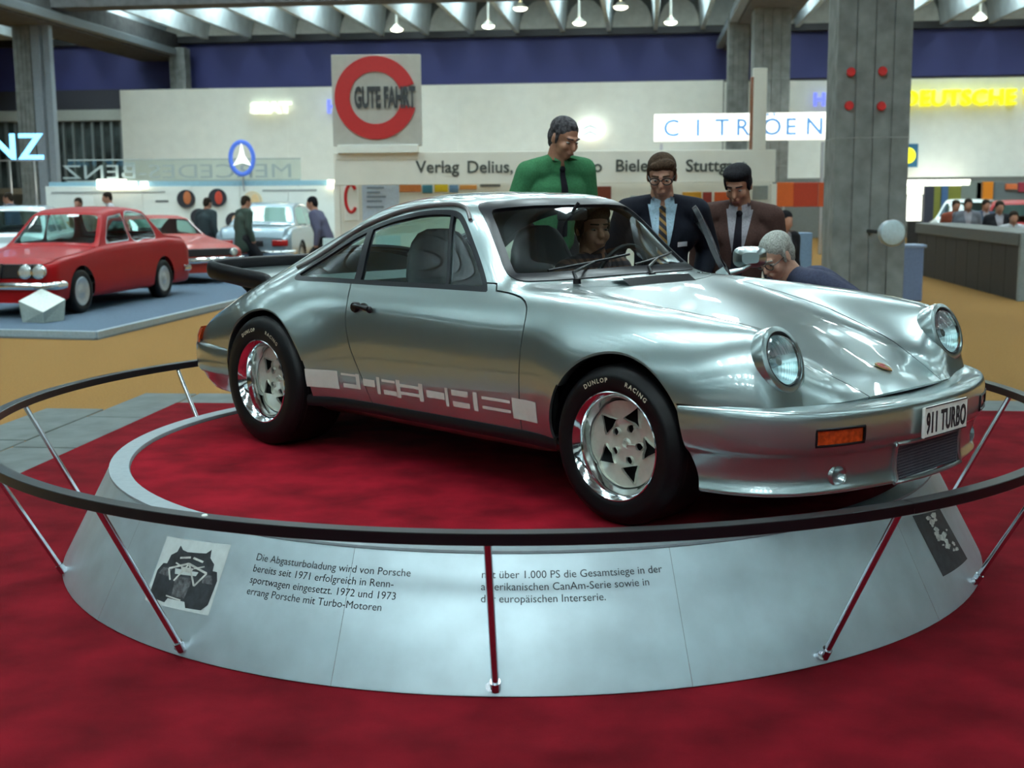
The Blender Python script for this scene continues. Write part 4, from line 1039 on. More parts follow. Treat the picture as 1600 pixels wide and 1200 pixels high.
    # hair
    hm = {'dark': mat('dark brown hair', (.028, .020, .014), .8, spec=.15, noise=.4, nscale=120), 'black': mat('black hair', (.010, .009, .012), .8, spec=.15, noise=.4, nscale=120), 'brown': mat('brown hair', (.05, .028, .016), .8, spec=.15, noise=.4, nscale=120), 'grey': mat('grey hair', (.30, .30, .27), .6, noise=.3, nscale=120), 'greying': mat('greying dark hair', (.06, .055, .06), .8, spec=.15, noise=.5, nscale=50), 'blond': mat('blond hair', (.40, .25, .10), .6, noise=.3, nscale=120)}[hair]
    g = G(); E = lambda c, r: ell_r(g, c, r, Hm, hc)
    E((-.024, 0, .052), (.098, .083, .076)); E((-.055, 0, .0), (.064, .078, .078)); E((-.06, 0, -.045), (.045, .062, .05))
    if hairstyle == 'side': E((.045, .02, .082), (.045, .060, .030)); E((.06, -.02, .074), (.030, .048, .024))
    if hairstyle == 'full': E((.03, 0, .085), (.062, .074, .036)); E((-.01, 0, .075), (.095, .088, .055)); E((-.01, .066, .02), (.042, .022, .05)); E((-.01, -.066, .02), (.042, .022, .05))
    if hairstyle == 'receding': E((.02, 0, .088), (.050, .045, .026))
    for s in (1, -1): capsule(g, hc+Hm@np.array([.008, s*.070, .04]), hc+Hm@np.array([.012, s*.071, -.022]), .016, .009, 8)
    V, F = remeshed(g, max(.006, voxel*.85), 2); mk('hair', V, F, hm, root, True, 180)
    if voxel < .012:
        for s in (1, -1):
            e = hc+Hm@np.array([.0765, s*.031, .002]); q = G(); ell_r(q, (0, 0, 0), (.0110, .0140, .0050), Hm, e, 12, 8); ey = q.mk('eye', mat('eye white', (.34, .29, .26), .2), root)
            q = G(); ell_r(q, (.0085, 0, -.002), (.005, .006, .0045), Hm, e, 10, 6); q.mk('iris', mat('dark iris', (.02, .012, .008), .15), ey)
            q = G(); capsule(q, hc+Hm@np.array([.092, s*.014, .026]), hc+Hm@np.array([.080, s*.048, .028]), .0055, .004, 8); q.mk('eyebrow', hm, root)
        q = G(); capsule(q, hc+Hm@np.array([.0985, .019, -.0665]), hc+Hm@np.array([.0985, -.019, -.0665]), .0022, .0022, 6); q.mk('mouth', mat('lip line', (.16, .05, .045), .5), root)
        if glasses:
            q = G()
            for s in (1, -1): q.tube([hc+Hm@np.array([.102-.12*abs(.026*math.cos(t)+.033)**1.5, s*(.033+.027*math.cos(t)), .003+.020*math.sin(t)]) for t in np.linspace(0, 2*PI, 21)[:-1]], .0032, 6, closed=True); q.tube([hc+Hm@np.array([.095, s*.060, .006]), hc+Hm@np.array([-.005, s*.079, .008])], .003, 6)
            q.tube([hc+Hm@np.array([.103, .008, .006]), hc+Hm@np.array([.103, -.008, .006])], .003, 6); q.mk('glasses', mat('dark spectacle frame', (.02, .012, .010), .3), root)
    return root
def stripes(name, base, line, scale, ang=.7, width=.5, axis2=False, line2=None):
    m = bpy.data.materials.new(name); m.use_nodes = True; nt = m.node_tree; b = nt.nodes['Principled BSDF']; b.inputs['Roughness'].default_value = .75
    tc = nt.nodes.new('ShaderNodeTexCoord'); mp = nt.nodes.new('ShaderNodeMapping'); mp.inputs['Rotation'].default_value = (ang, 0, 0); nt.links.new(tc.outputs['Object'], mp.inputs[0])
    wv = nt.nodes.new('ShaderNodeTexWave'); wv.bands_direction = 'Z'; wv.inputs['Scale'].default_value = scale; nt.links.new(mp.outputs[0], wv.inputs[0])
    r = nt.nodes.new('ShaderNodeValToRGB'); r.color_ramp.interpolation = 'CONSTANT'; e = r.color_ramp.elements; e[0].color = (*base, 1); e[1].position = width; e[1].color = (*line, 1)
    nt.links.new(wv.outputs['Fac'], r.inputs[0]); last = r.outputs[0]
    if axis2:
        w2 = nt.nodes.new('ShaderNodeTexWave'); w2.bands_direction = 'Y'; w2.inputs['Scale'].default_value = scale; nt.links.new(mp.outputs[0], w2.inputs[0])
        r2 = nt.nodes.new('ShaderNodeValToRGB'); r2.color_ramp.interpolation = 'CONSTANT'; q = r2.color_ramp.elements; q[0].color = (1, 1, 1, 1); q[1].position = .55; q[1].color = (*line2, 1); nt.links.new(w2.outputs['Fac'], r2.inputs[0])
        mx = nt.nodes.new('ShaderNodeMix'); mx.data_type = 'RGBA'; mx.blend_type = 'MULTIPLY'; mx.inputs[0].default_value = 1; nt.links.new(last, mx.inputs[6]); nt.links.new(r2.outputs[0], mx.inputs[7]); last = mx.outputs[2]
    nt.links.new(last, b.inputs['Base Color']); MATS[name] = m; return m
cloth = lambda n, c: mat(n, c, .85, noise=.10, nscale=90, bump=.15, bscale=500, spec=.2)
navy = cloth('navy suit cloth', (.007, .008, .015)); green = cloth('green shirt cloth', (.048, .185, .080)); brownc = cloth('brown jacket cloth', (.070, .036, .030)); slate = cloth('blue grey jacket cloth', (.050, .055, .095))
dkt = cloth('dark trousers', (.02, .02, .024)); ltblue = cloth('light blue shirt', (.38, .52, .62)); palegrey = cloth('pale grey shirt', (.36, .34, .37)); blkt = cloth('dark tie', (.012, .010, .016))
rep_tie = stripes('striped tie', (.014, .014, .022), (.30, .16, .04), 9, .75, .62)
plaid = stripes('plaid shirt cloth', (.16, .075, .05), (.05, .035, .05), 7, 0, .5, True, (.45, .40, .5))
GZ = TOPW
D2 = math.radians
def coupe_pt(x, y, z): c_, s_ = math.cos(PSI), math.sin(PSI); return np.array([.98681+x*c_-y*s_, 5.17937+x*s_+y*c_, TOPW+z])
person('man in green shirt and dark tie leaning over behind the coupe', at(882, 216, 7.75), D2(-66), GZ, .30, .42, D2(14), 0, 'b', 'greying', 'receding', 'shirt', green, dkt, None, blkt, hands={1: (.26, .22, .92), -1: (.26, -.24, .92)}, side=-.05)
person('man in navy suit with striped tie, glasses and white badge', at(1034, 275, 7.42), D2(-94), GZ, .18, .34, D2(-6), 0, 'a', 'brown', 'side', 'jacket', navy, dkt, ltblue, rep_tie, glasses=True, badge=True, scale=1.04, hands={1: (.14, .21, .66), -1: (.16, -.21, .66)})
person('man in brown jacket and grey shirt standing right of the open door', at(1153, 289, 7.78), D2(-103), GZ, .16, .46, D2(-12), 0, 'b', 'black', 'full', 'jacket', brownc, dkt, palegrey, blkt, side=.04)
person('grey haired man in blue grey jacket bending down beside the wing mirror', at(1212, 400, 6.80), D2(196), GZ, 1.0, .60, D2(20), 0, 'c', 'grey', 'short', 'jacket', slate, dkt, palegrey, None, glasses=True, hands={1: (.38, .14, .60), -1: (.36, -.20, .60)}, feet=.10)
person('person in plaid shirt sitting at the wheel, seen through the windscreen', coupe_pt(-1.20, .37, 1.035), PSI, GZ+.275, -.16, .05, D2(-25), 0, 'b', 'brown', 'full', 'shirt', plaid, dkt, None, None, hands={1: (.22, .14, .42), -1: (.22, -.14, .42)}, feet=.42)

# ================================================================== stands, signs and lamps around
def vbox(name, px, py, Y, dep, m, parent=None, bev=.006):      # upright board facing the camera: pixel box at distance Y, dep thick
    a = at(px[0], py[1], Y); b = at(px[1], py[0], Y); a2 = at(px[0], py[0], Y); b2 = at(px[1], py[1], Y)
    x0, x1 = (a[0]+a2[0])/2, (b[0]+b2[0])/2; z0, z1 = (a[2]+b2[2])/2, (a2[2]+b[2])/2
    if parent is not None: return box(name, ((x0+x1)/2-parent.location.x, Y+dep/2-parent.location.y, (z0+z1)/2-parent.location.z), (x1-x0, dep, z1-z0), m, parent, 0, bev)
    return box(name, ((x0+x1)/2, Y+dep/2, (z0+z1)/2), (x1-x0, dep, z1-z0), m, None, 0, bev)
def pbox(name, px, py, Y, dep, m, label, cat, group=None, bev=.006):
    return tag(vbox(name, px, py, Y, dep, m, None, bev), label, cat, group)
col = lambda n, c, r=.5: mat(n, c, r, noise=.05)
# --- white partition wall with the names of other exhibitors
part_w = thing('partition_wall', 'long tall white partition wall at the far end of the hall', 'wall', hp(0, 40), -HA)
def wall_panel(p0, p1, pt, pb=300):
    u0 = hv(p0, 200, 40)[0]; u1 = hv(p1, 200, 40)[0]; zt = hv((p0+p1)/2, pt, 40)[1]
    n = max(1, round((u1-u0)/2.6))
    for k in range(n):
        a, b = u0+(u1-u0)*k/n, u0+(u1-u0)*(k+1)/n; box('panel', ((a+b)/2, .1, (zt+pb)/2), (b-a-.002, .2, zt-pb), white_wall, part_w, 0, .001)
wall_panel(190, 1129, 133, 0.0); wall_panel(1131, 1640, 124, 2.05)
blue_sign = glow('blue sign letters', (.16, .20, .85), 1.2)
def wall_text(name, s, px, py, size_px, m, v=39.85, **k):
    u, z = hv(px, py, v); p = hp(u, v, z); return sign_text(name, s, size_px*v/FPX, m, None, p, -HA, **k)
o = wall_text('wall_lettering', 'SEAT', 392, 177, 17, glow('lit white letters', (.95, 1.0, .82), 1.1), bold=.06, stretch=1.25, extr=.06); tag(o, 'small glowing white letters high on the partition at left', 'lettering')
o = wall_text('wall_lettering', 'H', 511, 176, 20, blue_sign, bold=.05, extr=.03); tag(o, 'blue letter beside the left edge of the ring sign', 'lettering')
o = wall_text('wall_lettering', 'H', 1270, 165, 19, blue_sign, bold=.05, extr=.03); tag(o, 'blue letter left of the big concrete column', 'lettering')
o = wall_text('wall_lettering', 'DEUTSCHE V', 1409, 166, 24, glow('yellow sign letters', (.95, .90, .01), .75), bold=.015, extr=.12, stretch=.98, spacing=1.04); tag(o, 'thick yellow letters on the white wall at right', 'lettering')
sg = thing('emblem_sign', 'square blue sign with a yellow disc right of the big column', 'sign', hp(hv(1418, 243, 39.6)[0], 39.6, hv(1418, 243, 39.6)[1]), -HA)
box('board', (0, .05, 0), (.62, .1, .70), col('teal blue board', (.03, .16, .32)), sg)
G().lathe([(0, -.06), (.20, -.06), (.235, -.03), (.235, 0)], 32, 'y').mk('disc', glow('yellow disc', (1, .95, .02), 1.2), sg)
ov = thing('oval_sign', 'white glowing oval sign with pale blue chevrons behind the man in green', 'sign', hp(hv(922, 203, 39.7)[0], 39.7, hv(922, 203, 39.7)[1]), -HA)
G().lathe([(0, -.06), (.40, -.06), (.46, -.03), (.46, .05)], 40, 'y').mk('oval_board', glow('white oval glow', (.95, .97, .9), 1.7), ov); ov.scale = (1.0, 1, .72)
for zz in (-.13, .13):
    g = G(); g.prism([(-.22, -.05), (0, .10), (.22, -.05), (.22, .02), (0, .17), (-.22, .02)], -.09, -.062, lambda a, b, h: (a, h, b+zz-.08)); g.mk('chevron', col('pale blue mark', (.35, .65, .75)), ov)
# --- lit name sign in front of the columns
cs = thing('light_box_sign', 'long white light box with widely spaced blue capitals', 'sign', hp(hv(1160, 198, 34)[0], 34, hv(1160, 198, 34)[1]), -HA)
u0, u1 = hv(1022, 198, 34)[0]-hv(1160, 198, 34)[0], hv(1300, 198, 34)[0]-hv(1160, 198, 34)[0]; hh_ = 40/FPX*34
box('light_box', ((u0+u1)/2, .12, 0), (u1-u0, .24, hh_), glow('light box face', (.96, .97, .88), 1.7), cs)
blue_l = glow('blue capitals', (.16, .42, .85), .5)
for ch, px in zip('CITROEN', (1036, 1086, 1117, 1149, 1191, 1226, 1258)):
    s_ = sign_text('letter', ch, 26/FPX*34, blue_l, cs, (hv(px, 198, 34)[0]-hv(1160, 198, 34)[0], -.012, -.22), 0, .006, bold=.012)
for dx in (-.06, .10): G().lathe([(0, -.01), (.035, -.01), (.035, .0)], 12, 'y', (hv(1203, 198, 34)[0]-hv(1160, 198, 34)[0]+dx, -.012, .30)).mk('umlaut_dot', blue_l, cs)
for uu in (u0+.2, u1-.2): box('post', (uu, .15, -cs.location.z/2-.2), (.08, .08, cs.location.z-.4), steel, cs)
# --- publisher's booth behind the coupe
BY = 20.0
bt_ = thing('exhibition_booth', 'white publisher booth with long lettered fascia behind the coupe', 'booth', (at(870, 300, BY)[0], BY, 0))
vbox('fascia', (522, 1212), (236, 287), BY, .25, cream_board, bt_)
bw = thing('booth_wall', 'cream back wall of the publisher booth hung with covers', 'wall', (at(870, 300, BY)[0], BY+.9, 0))
vbox('wall_board', (524, 1205), (283, 462), BY+.9, .06, cream_board, bw)
for px in (524, 1203): vbox('post', (px, px+9), (287, 470), BY+.02, .1, cream_board, bt_)
txt = mat('dark fascia lettering', (.06, .07, .06), .5, noise=0)
def booth_text(s, px, py, cap, st): 
    p = at(px, py, BY-.01); q = sign_text('fascia_lettering', s, cap/FPX*BY, txt, bt_, (p[0]-bt_.location.x, -.012, p[2]), 0, .006, bold=.022, stretch=st); return q
booth_text('Verlag', 650, 270, 19, 1.0); booth_text('Delius,', 729, 270, 19, 1.0); booth_text('& Co', 884, 269, 19, 1.0); booth_text('Bielefeld', 961, 268, 19, 1.0); booth_text('Stuttgart', 1071, 268, 19, 1.02)
# ring sign above it
rg = thing('ring_sign', 'grey square sign board with a broken red ring above the booth', 'sign', (at(588, 160, BY-.1)[0], BY-.1, at(588, 160, BY)[2]))
vbox('board', (519, 658), (85, 228), BY-.1, .12, grey_board, rg)
ppm = BY/FPX; g = G(); ro, ri = 62*ppm, 39*ppm; poly = []
a0, a1 = math.radians(19), math.radians(360-14)
cx_, cz_ = (587-588)*ppm, (160-154)*ppm*1.0
for k in range(61): a = a0+(a1-a0)*k/60; poly.append((cx_+ro*math.cos(a), cz_+ro*math.sin(a)))
for k in range(60, -1, -1): a = a0+(a1-a0)*k/60; poly.append((cx_+ri*math.cos(a), cz_+ri*math.sin(a)))
n_ = len(poly); V = [(x, -.03, z) for x, z in poly]+[(x, 0, z) for x, z in poly]; F = []
for k in range(60): F += [(k, k+1, n_-2-k, n_-1-k)]
F += [(i, (i+1) % n_, n_+(i+1) % n_, n_+i) for i in range(n_)]
mk('ring', V, F, mat('red ring', (.55, .012, .012), .45, noise=.03), rg, False)
sign_text('ring_lettering', 'GUTE FAHRT', 31*ppm, mat('charcoal letters', (.035, .04, .045), .5, noise=0), rg, (-33*ppm, -.045, (160-168)*ppm), 0, .006, bold=.055, stretch=.37)
vbox('ledge', (527, 653), (226, 239), BY-.14, .2, white_wall, rg)
vbox('support', (524, 652), (239, 250), BY-.02, .06, cream_board, rg)
pst = thing('sign_post', 'narrow pale board standing upright on the booth fascia at right', 'sign', (at(1187, 170, BY)[0], BY, at(1187, 234, BY)[2]))
vbox('board', (1177, 1198), (106, 234), BY, .12, cream_board, pst); vbox('edge_trim', (1173, 1177), (120, 236), BY+.01, .1, col('rust edge', (.30, .12, .06)), pst)
# magazine covers and posters on the booth wall
WYp = BY+.90
q = thing('ring_poster', 'tall white poster with red ring at the left end of the booth', 'poster', (at(549, 310, WYp)[0], WYp-.02, at(549, 310, WYp)[2]))
vbox('sheet', (538, 560), (281, 345), WYp-.019, .02, white_wall, q)
g = G(); w_, h_ = 9*ppm, 22*ppm
g.tube([(w_*math.cos(a), -.012, h_*math.sin(a)) for a in np.linspace(.7, 2*PI-.7, 24)], 2.6*ppm, 8); g.mk('red_ring', MATS['red ring'], q)
pbox('poster', (566, 624), (287, 352), WYp-.019, .02, col('pale blue poster', (.52, .62, .74)), 'pale blue printed sheet above the rear window of the coupe', 'poster')
pbt = bpy.data.objects['poster']
for y0 in (292, 299, 306, 313, 322): vbox('text_line', (573, 606 - (y0 % 5)*3), (y0, y0+3), WYp-.026, .004, col('grey print', (.22, .28, .36)), pbt, 0)
pbox('poster', (588, 626), (368, 430), WYp-.019, .02, col('pale teal poster', (.55, .70, .72)), 'large pale sheet seen through the side window of the coupe', 'poster'); pbox('poster', (505, 562), (372, 432), WYp-.019, .02, MATS['pale teal poster'], 'pale sheet seen through the rear quarter window', 'poster')
covers = [((624, 658), (288, 300), (.62, .20, .05), 'orange'), ((660, 676), (289, 302), (.05, .22, .30), 'dark teal'), ((679, 700), (288, 300), (.70, .50, .01), 'yellow'), ((702, 716), (289, 301), (.12, .25, .40), 'blue'), ((718, 745), (289, 296), (.65, .28, .06), 'light orange'),
          ((750, 782), (283, 292), (.12, .13, .12), 'dark'), ((917, 927), (291, 305), (.45, .60, .05), 'lime green'), ((930, 955), (291, 318), (.20, .04, .02), 'maroon'), ((985, 1010), (306, 330), (.30, .36, .36), 'grey'), ((1066, 1096), (300, 335), (.62, .30, .02), 'amber'), ((1098, 1112), (300, 345), (.28, .03, .02), 'dark red'), ((1116, 1146), (300, 350), (.62, .10, .02), 'vermilion'), ((1176, 1200), (290, 312), (.28, .31, .30), 'mid grey')]
for px, py, c_, nm in covers:
    o = pbox('magazine_cover', px, py, WYp-.014, .015, col('cover '+nm, c_), nm+' magazine cover in the row under the booth fascia', 'magazine', 'covers on the booth wall')
    
# orange panels right of the booth
op = thing('panel_screen', 'row of orange and red panels between booth and column', 'screen', (at(1250, 305, 26)[0], 26, 0))
for (a, b), c_ in zip(((1214, 1240), (1240, 1278), (1279, 1300)), ((.75, .13, .015), (.52, .045, .012), (.66, .09, .015))): vbox('panel', (a, b), (285, 323), 26, .06, col('panel %d' % a, c_), op)
for px in (1222, 1290): vbox('leg', (px, px+3), (323, 425), 26.01, .04, steel, op)
pbox('storage_box', (1243, 1268), (364, 470), 19.5, .35, col('light blue plastic', (.22, .34, .50)), 'light blue upright box between the brown jacket and the column', 'box')
# --- pale round disc and bin at the column
fl = thing('round_disc', 'pale round disc on the right side of the big column', 'sign', (at(1393, 364, 15.95)[0], 15.95, at(1393, 364, 15.95)[2]))
G().lathe([(0, -.10), (.10, -.095), (.15, -.075), (.165, -.04), (.165, .05), (.06, .10), (0, .10)], 36, 'y').mk('disc', col('pale blue enamel', (.48, .60, .64), .35), fl)
G().lathe([(.165, -.05), (.172, -.045), (.172, -.02), (.165, -.015)], 36, 'y').mk('rim', steel, fl); G().tube([(0, .05, 0), (-.06, .40, 0), (-.08, .90, .0)], .025).mk('arm', black_paint, fl)
bn = thing('waste_bin', 'grey blue square bin standing right of the big column', 'bin', tuple(floor_at(1412, 470)))
b0 = bn.location.y; wbn = 42/FPX*b0; hbn = CAMZ-(387-303)/FPX*b0
box('bin_body', (0, 0, hbn/2), (wbn, wbn, hbn), col('grey blue plastic', (.16, .22, .37)), bn, .1, .02); box('lid', (.02, 0, hbn-.02), (wbn*1.08, wbn*1.08, .05), col('lighter blue lid', (.24, .32, .46)), bn, .1, .01)
# --- dark counter at the right
p0 = floor_at(1432, 428); p1 = floor_at(1590, 470)
dv = np.array([p1[0]-p0[0], p1[1]-p0[1]]); Lc = np.linalg.norm(dv); rz_ = math.atan2(dv[1], dv[0])
ct = thing('counter', 'long dark counter with grey top running along the right', 'counter', (p0[0], p0[1], 0), rz_)
dk = mat('dark counter board', (.014, .013, .013), .6, noise=.15, nscale=6)
nb_ = 9
for k in range(nb_): box('front_board', (Lc*(k+.5)/nb_, .03, .42), (Lc/nb_-.012, .06, .84), dk, ct, 0, .004)
box('top', (Lc/2, .35, .92), (Lc+.1, .8, .20), mat('grey counter top', (.10, .105, .10), .6), ct, 0, .01); box('back_board', (Lc/2, .68, .42), (Lc, .05, .84), dk, ct, 0, 0)
box('end_panel', (Lc+.06, .33, .50), (.10, .72, 1.0), mat('pale end panel', (.22, .25, .25), .6), ct, 0, .004)
# --- stand behind the counter: light strip, lit boards, coloured backdrops
SY_ = 38.2
tag(vbox('light_strip', (1405, 1516), (281, 290), SY_, .15, glow('strip light', (1, 1, .85), 5)), 'long glowing light strip under the white wall at right', 'lamp')
def board(px, py, c_, lab, Y=SY_, g_=0, nm='display_board'): 
    o = pbox(nm, px, (py[0], min(py[1], 345)) if g_ else py, Y, .08, glow('lit '+lab[:12], c_, g_) if g_ else col('brd '+lab[:14], c_), lab, 'board')
    if g_ and py[1] > 340: q = vbox('stand', px, (345, 388), Y, .08, dk); M0 = q.matrix_world.copy(); q.parent = o
    return o
board((1416, 1443), (288, 304), (1, 1, .85), 'bright lit board under the light strip', g_=2.5); board((1418, 1440), (306, 388), (1, 1, .88), 'tall lit panel left of the white estate car', g_=2.6); board((1404, 1410), (303, 388), (1, .95, .85), 'narrow lit panel beside the concrete column', g_=2)
board((1443, 1500), (291, 388), (.22, .22, .03), 'olive green backdrop behind the white estate car'); board((1470, 1480), (290, 388), (.05, .12, .26), 'narrow dark blue panel on the olive backdrop', SY_-.085); board((1443, 1458), (291, 388), (.03, .03, .05), 'black panel at the left of the olive backdrop', SY_-.085)
board((1500, 1532), (283, 388), (.20, .23, .21), 'grey green backdrop right of the olive one'); board((1534, 1550), (284, 388), (.78, .24, .01), 'bright orange banner above the red car'); board((1524, 1533), (285, 388), (.48, .26, .12), 'tan strip left of the orange banner')
board((1552, 1612), (284, 388), (.14, .17, .18), 'slate backdrop at the right edge'); board((1572, 1590), (287, 296), (.70, .18, .06), 'small orange sign on the slate backdrop', SY_-.081); board((1592, 1612), (285, 300), (.36, .03, .06), 'crimson sign at the right edge', SY_-.081)
# --- left: glazed hall front
for i, (px0, px1) in enumerate(((-40, 30), (98, 190), (190, 330))):
    uu0, uu1 = hv(px0, 200, 45.8)[0], hv(px1, 200, 45.8)[0]
hw_ = struct(hbox('window_1', (hv(-120, 200, 45.8)[0], hv(260, 200, 45.8)[0]), (45.75, 45.85), (2.0, 4.4), mat('dark hall glazing', (.05, .065, .065), .25, noise=.5, nscale=1.2)))
for px in range(-110, 260, 15):
    u = hv(px, 200, 45.7)[0]; hbox('mullion', (u-.05, u+.05), (45.62, 45.74), (2.0, 4.4), mat('grey mullion', (.16, .19, .19), .6), hw_)
hbox('transom', (hv(-120, 200, 45.7)[0], hv(330, 200, 45.7)[0]), (45.5, 45.74), (4.42, 4.82), mat('pale transom', (.36, .38, .34), .7), hw_)
hbox('upper_strip', (hv(-120, 200, 45.7)[0], hv(330, 200, 45.7)[0]), (45.6, 45.74), (4.84, 5.54), mat('dark strip', (.03, .032, .045), .6), hw_)
hbox('lower_sill', (hv(-120, 200, 45.7)[0], hv(260, 200, 45.7)[0]), (45.5, 45.74), (1.75, 1.98), mat('tan sill', (.25, .21, .15), .7), hw_)
# --- car maker's stand at the left: neon letters, mirrored outline letters, star, low wall
neon = glow('light blue neon', (.22, .62, 1.0), 2.6)
nq = at(-68, 249, 26.8); nz = thing('neon_sign', 'bright light blue neon letters at the left edge', 'sign', (nq[0], nq[1], 0)); wN = 0
for ch, px in zip('BENZ', (-84, -50, -18, 30)): sign_text('letter', ch, 40/FPX*26.8, neon, nz, (at(px, 249, 26.8)[0]-nq[0], 0, nq[2]), 0, .03, bold=.02, stretch=1.06)
for px in (-60, 20, 58): vbox('support_post', (px-1, px+1), (250, 422), 26.86, .04, steel, nz, 0)
vbox('support_rail', (-72, 66), (250, 252), 26.82, .05, steel, nz, 0)
ML = 30.03
fs_ = thing('glass_fascia', 'pale see-through fascia with outline letters seen from behind', 'sign', (at(285, 265, ML)[0], ML, at(285, 265, ML)[2]))
vbox('fascia_frame_top', (105, 470), (248, 250), ML, .05, col('pale frame', (.42, .48, .46)), fs_, 0); vbox('fascia_frame_bottom', (105, 470), (281, 284), ML, .05, MATS['pale frame'], fs_, 0)
vbox('pane', (105, 470), (250, 281), ML+.01, .02, glass('fascia pane', (.86, .90, .88), 1.3), fs_, 0)
p_ = at(459, 277, ML); V, F = text_mesh('MERCEDES-BENZ', 22/FPX*ML, .0, 'LEFT', 1.55, 0)
letters_m = mat('grey outline letters', (.40, .47, .46), .6, noise=0)
for px in (110, 285, 466): vbox('support', (px-1, px+1), (284, 293), ML, .04, steel, fs_, 0)
mk('mirrored_letters', [(p_[0]-fs_.location.x-x, -.03, p_[2]-fs_.location.z+y) for x, y, z in V], F, letters_m, fs_, False)
stn = thing('star_emblem', 'white three pointed star in a blue ring above the left stand', 'sign', (at(378, 247, 29.88)[0], 29.88, at(378, 247, 29.88)[2])); k_ = 29.88/FPX
G().tube([(17.5*k_*math.cos(a), 0, 24.5*k_*math.sin(a)) for a in np.linspace(0, 2*PI, 41)[:-1]], 3.4*k_, 10, closed=True).mk('ring', glow('blue star ring', (.07, .16, .62), .5), stn)
g = G(); st = []
for i in range(6): a = PI/2+i*PI/3; r = 1.0 if i % 2 == 0 else .30; st.append((16*k_*r*math.cos(a), 23*k_*r*math.sin(a)))
g.prism(st, -.04, .02, lambda a, b, h: (a, h, b)); g.mk('star', glow('white star', (.95, .97, .9), 1.3), stn)
g = G(); g.tube([(0, .02, -25*k_), (0, .06, -46*k_), (0, .13, -50*k_)], 1.2*k_); g.mk('stem', steel, stn)
lw = thing('stand_wall', 'low white display wall of the stand at left', 'wall', (at(300, 330, 30)[0], 30, 0)); 
for k in range(6): vbox('panel', (75+k*75.5, 75+(k+1)*75.5-.6), (291, 432), 30, .12, white_wall, lw, .004)
vbox('blue_strip', (76, 527), (283, 291), 30.02, .1, col('pale blue strip', (.30, .52, .62)), lw); vbox('text_band', (80, 258), (299, 302), 29.99, .01, col('grey print band', (.35, .37, .35)), lw, 0); vbox('text_band', (410, 495), (296, 299), 29.99, .01, MATS['grey print band'], lw, 0); vbox('text_band', (243, 263), (313, 316), 29.99, .01, col('dark print', (.08, .09, .09)), lw, 0)
tag(vbox('light_box', (151, 194), (280, 295), 29.8, .2, glow('warm white box', (1, .99, .84), 3)), 'bright white light box on the low display wall', 'lamp')
for px, lb in ((206, 'left'), (224, 'right')): tag(vbox('light_box', (px-5, px+5), (284, 294), 29.85, .15, MATS['warm white box']), 'small square light box, the '+lb+' one of the pair beside the big one', 'lamp', 'small lights on the display wall')
tag(vbox('spot_lamp', (512, 524), (281, 294), 29.85, .15, glow('warm spot', (1, .97, .7), 4)), 'small glowing lamp at the right end of the blue strip', 'lamp')
pd = [((291, 311), 14, (.55, .16, .05), (1, 2), 'first'), ((340, 309), 14, (.62, .06, .03), (1, 0), 'second'), ((395, 314), 15, (.80, .55, .28), (2, 0), 'pale'), ((311, 339), 13, (.45, .15, .07), (1, 0), 'low left'), ((366, 345), 13, (.80, .42, .22), (1, -1), 'low right')]
labs = ['round dark photo with an orange figure, leftmost on the low wall', 'round dark photo with a bright red shape', 'round pale photo, rightmost of the upper row', 'lower round photo left of the dark coated visitor', 'lower round photo right of the dark coated visitor']
for ((px, py), r, c_, off, _n), lab in zip(pd, labs):
    p_ = at(px, py, 29.97); k_ = 29.97/FPX
    t_ = thing('round_photo', lab, 'picture', tuple(p_), 0, 'round photos on the low wall')
    G().lathe([(0, -.03), (r*k_, -.03), (r*k_, .01)], 32, 'y').mk('disc', col('photo black', (.02, .02, .028)) if _n != 'pale' else col('photo cream', (.75, .62, .42)), t_)
    G().ell((off[0]*k_*2, -.032, off[1]*k_), (r*.42*k_, .012, r*.72*k_)).mk('printed_figure', col('photo tone '+_n, c_), t_)
# --- platform of the red saloon, with information block
pp = [floor_at(-160, 512, .09), floor_at(150, 519, .09), floor_at(388, 464, .09), np.array([-3.6, 29.3, .09]), np.array([-16, 29.3, .09])]
g = G(); g.prism([(p[0], p[1]) for p in pp], .0, .09, lambda a, b, h: (a, b, h))
pf_ = thing('car_platform', 'low blue grey platform carrying the red saloon', 'platform', (0, 0, 0)); g.mk('deck', mat('blue grey carpet', (.11, .155, .21), .9, noise=.08, nscale=50, spec=.1), pf_, False)
for a, b in ((0, 1), (1, 2)): 
    p_, q_ = pp[a], pp[b]; L_ = math.hypot(*(q_-p_)[:2]); box('edge_trim', ((p_[0]+q_[0])/2, (p_[1]+q_[1])/2, .055), (L_, .05, .09), mat('pale edge trim', (.34, .44, .50), .4, .3), pf_, math.atan2(q_[1]-p_[1], q_[0]-p_[0]), .005)
    box('skirt_strip', ((p_[0]+q_[0])/2, (p_[1]+q_[1])/2-.03, .012), (L_, .06, .02), mat('grey kerb', (.14, .16, .17), .8), pf_, math.atan2(q_[1]-p_[1], q_[0]-p_[0]), 0)  # low grey strip at the foot of the platform edge
c0 = floor_at(58, 505, .09)
ib = thing('information_block', 'white slanted information block in front of the red saloon', 'sign', (c0[0], c0[1]+.22, .09), math.radians(20.7))
V = [(0, -.22, 0), (.25, 0, 0), (0, .25, 0), (-.25, 0, 0), (0, -.28, .14), (.28, 0, .27), (0, .28, .40), (-.28, 0, .27)]
mk('block_body', V, [(3, 2, 1, 0), (0, 1, 5, 4), (1, 2, 6, 5), (2, 3, 7, 6), (3, 0, 4, 7)], mat('pale block', (.36, .42, .39), .5), ib, False); mk('block_top', [(x, y, z+.001) for x, y, z in V[4:]], [(0, 1, 2, 3)], mat('white block top', (.60, .65, .61), .4, noise=.08, nscale=40), ib, False)
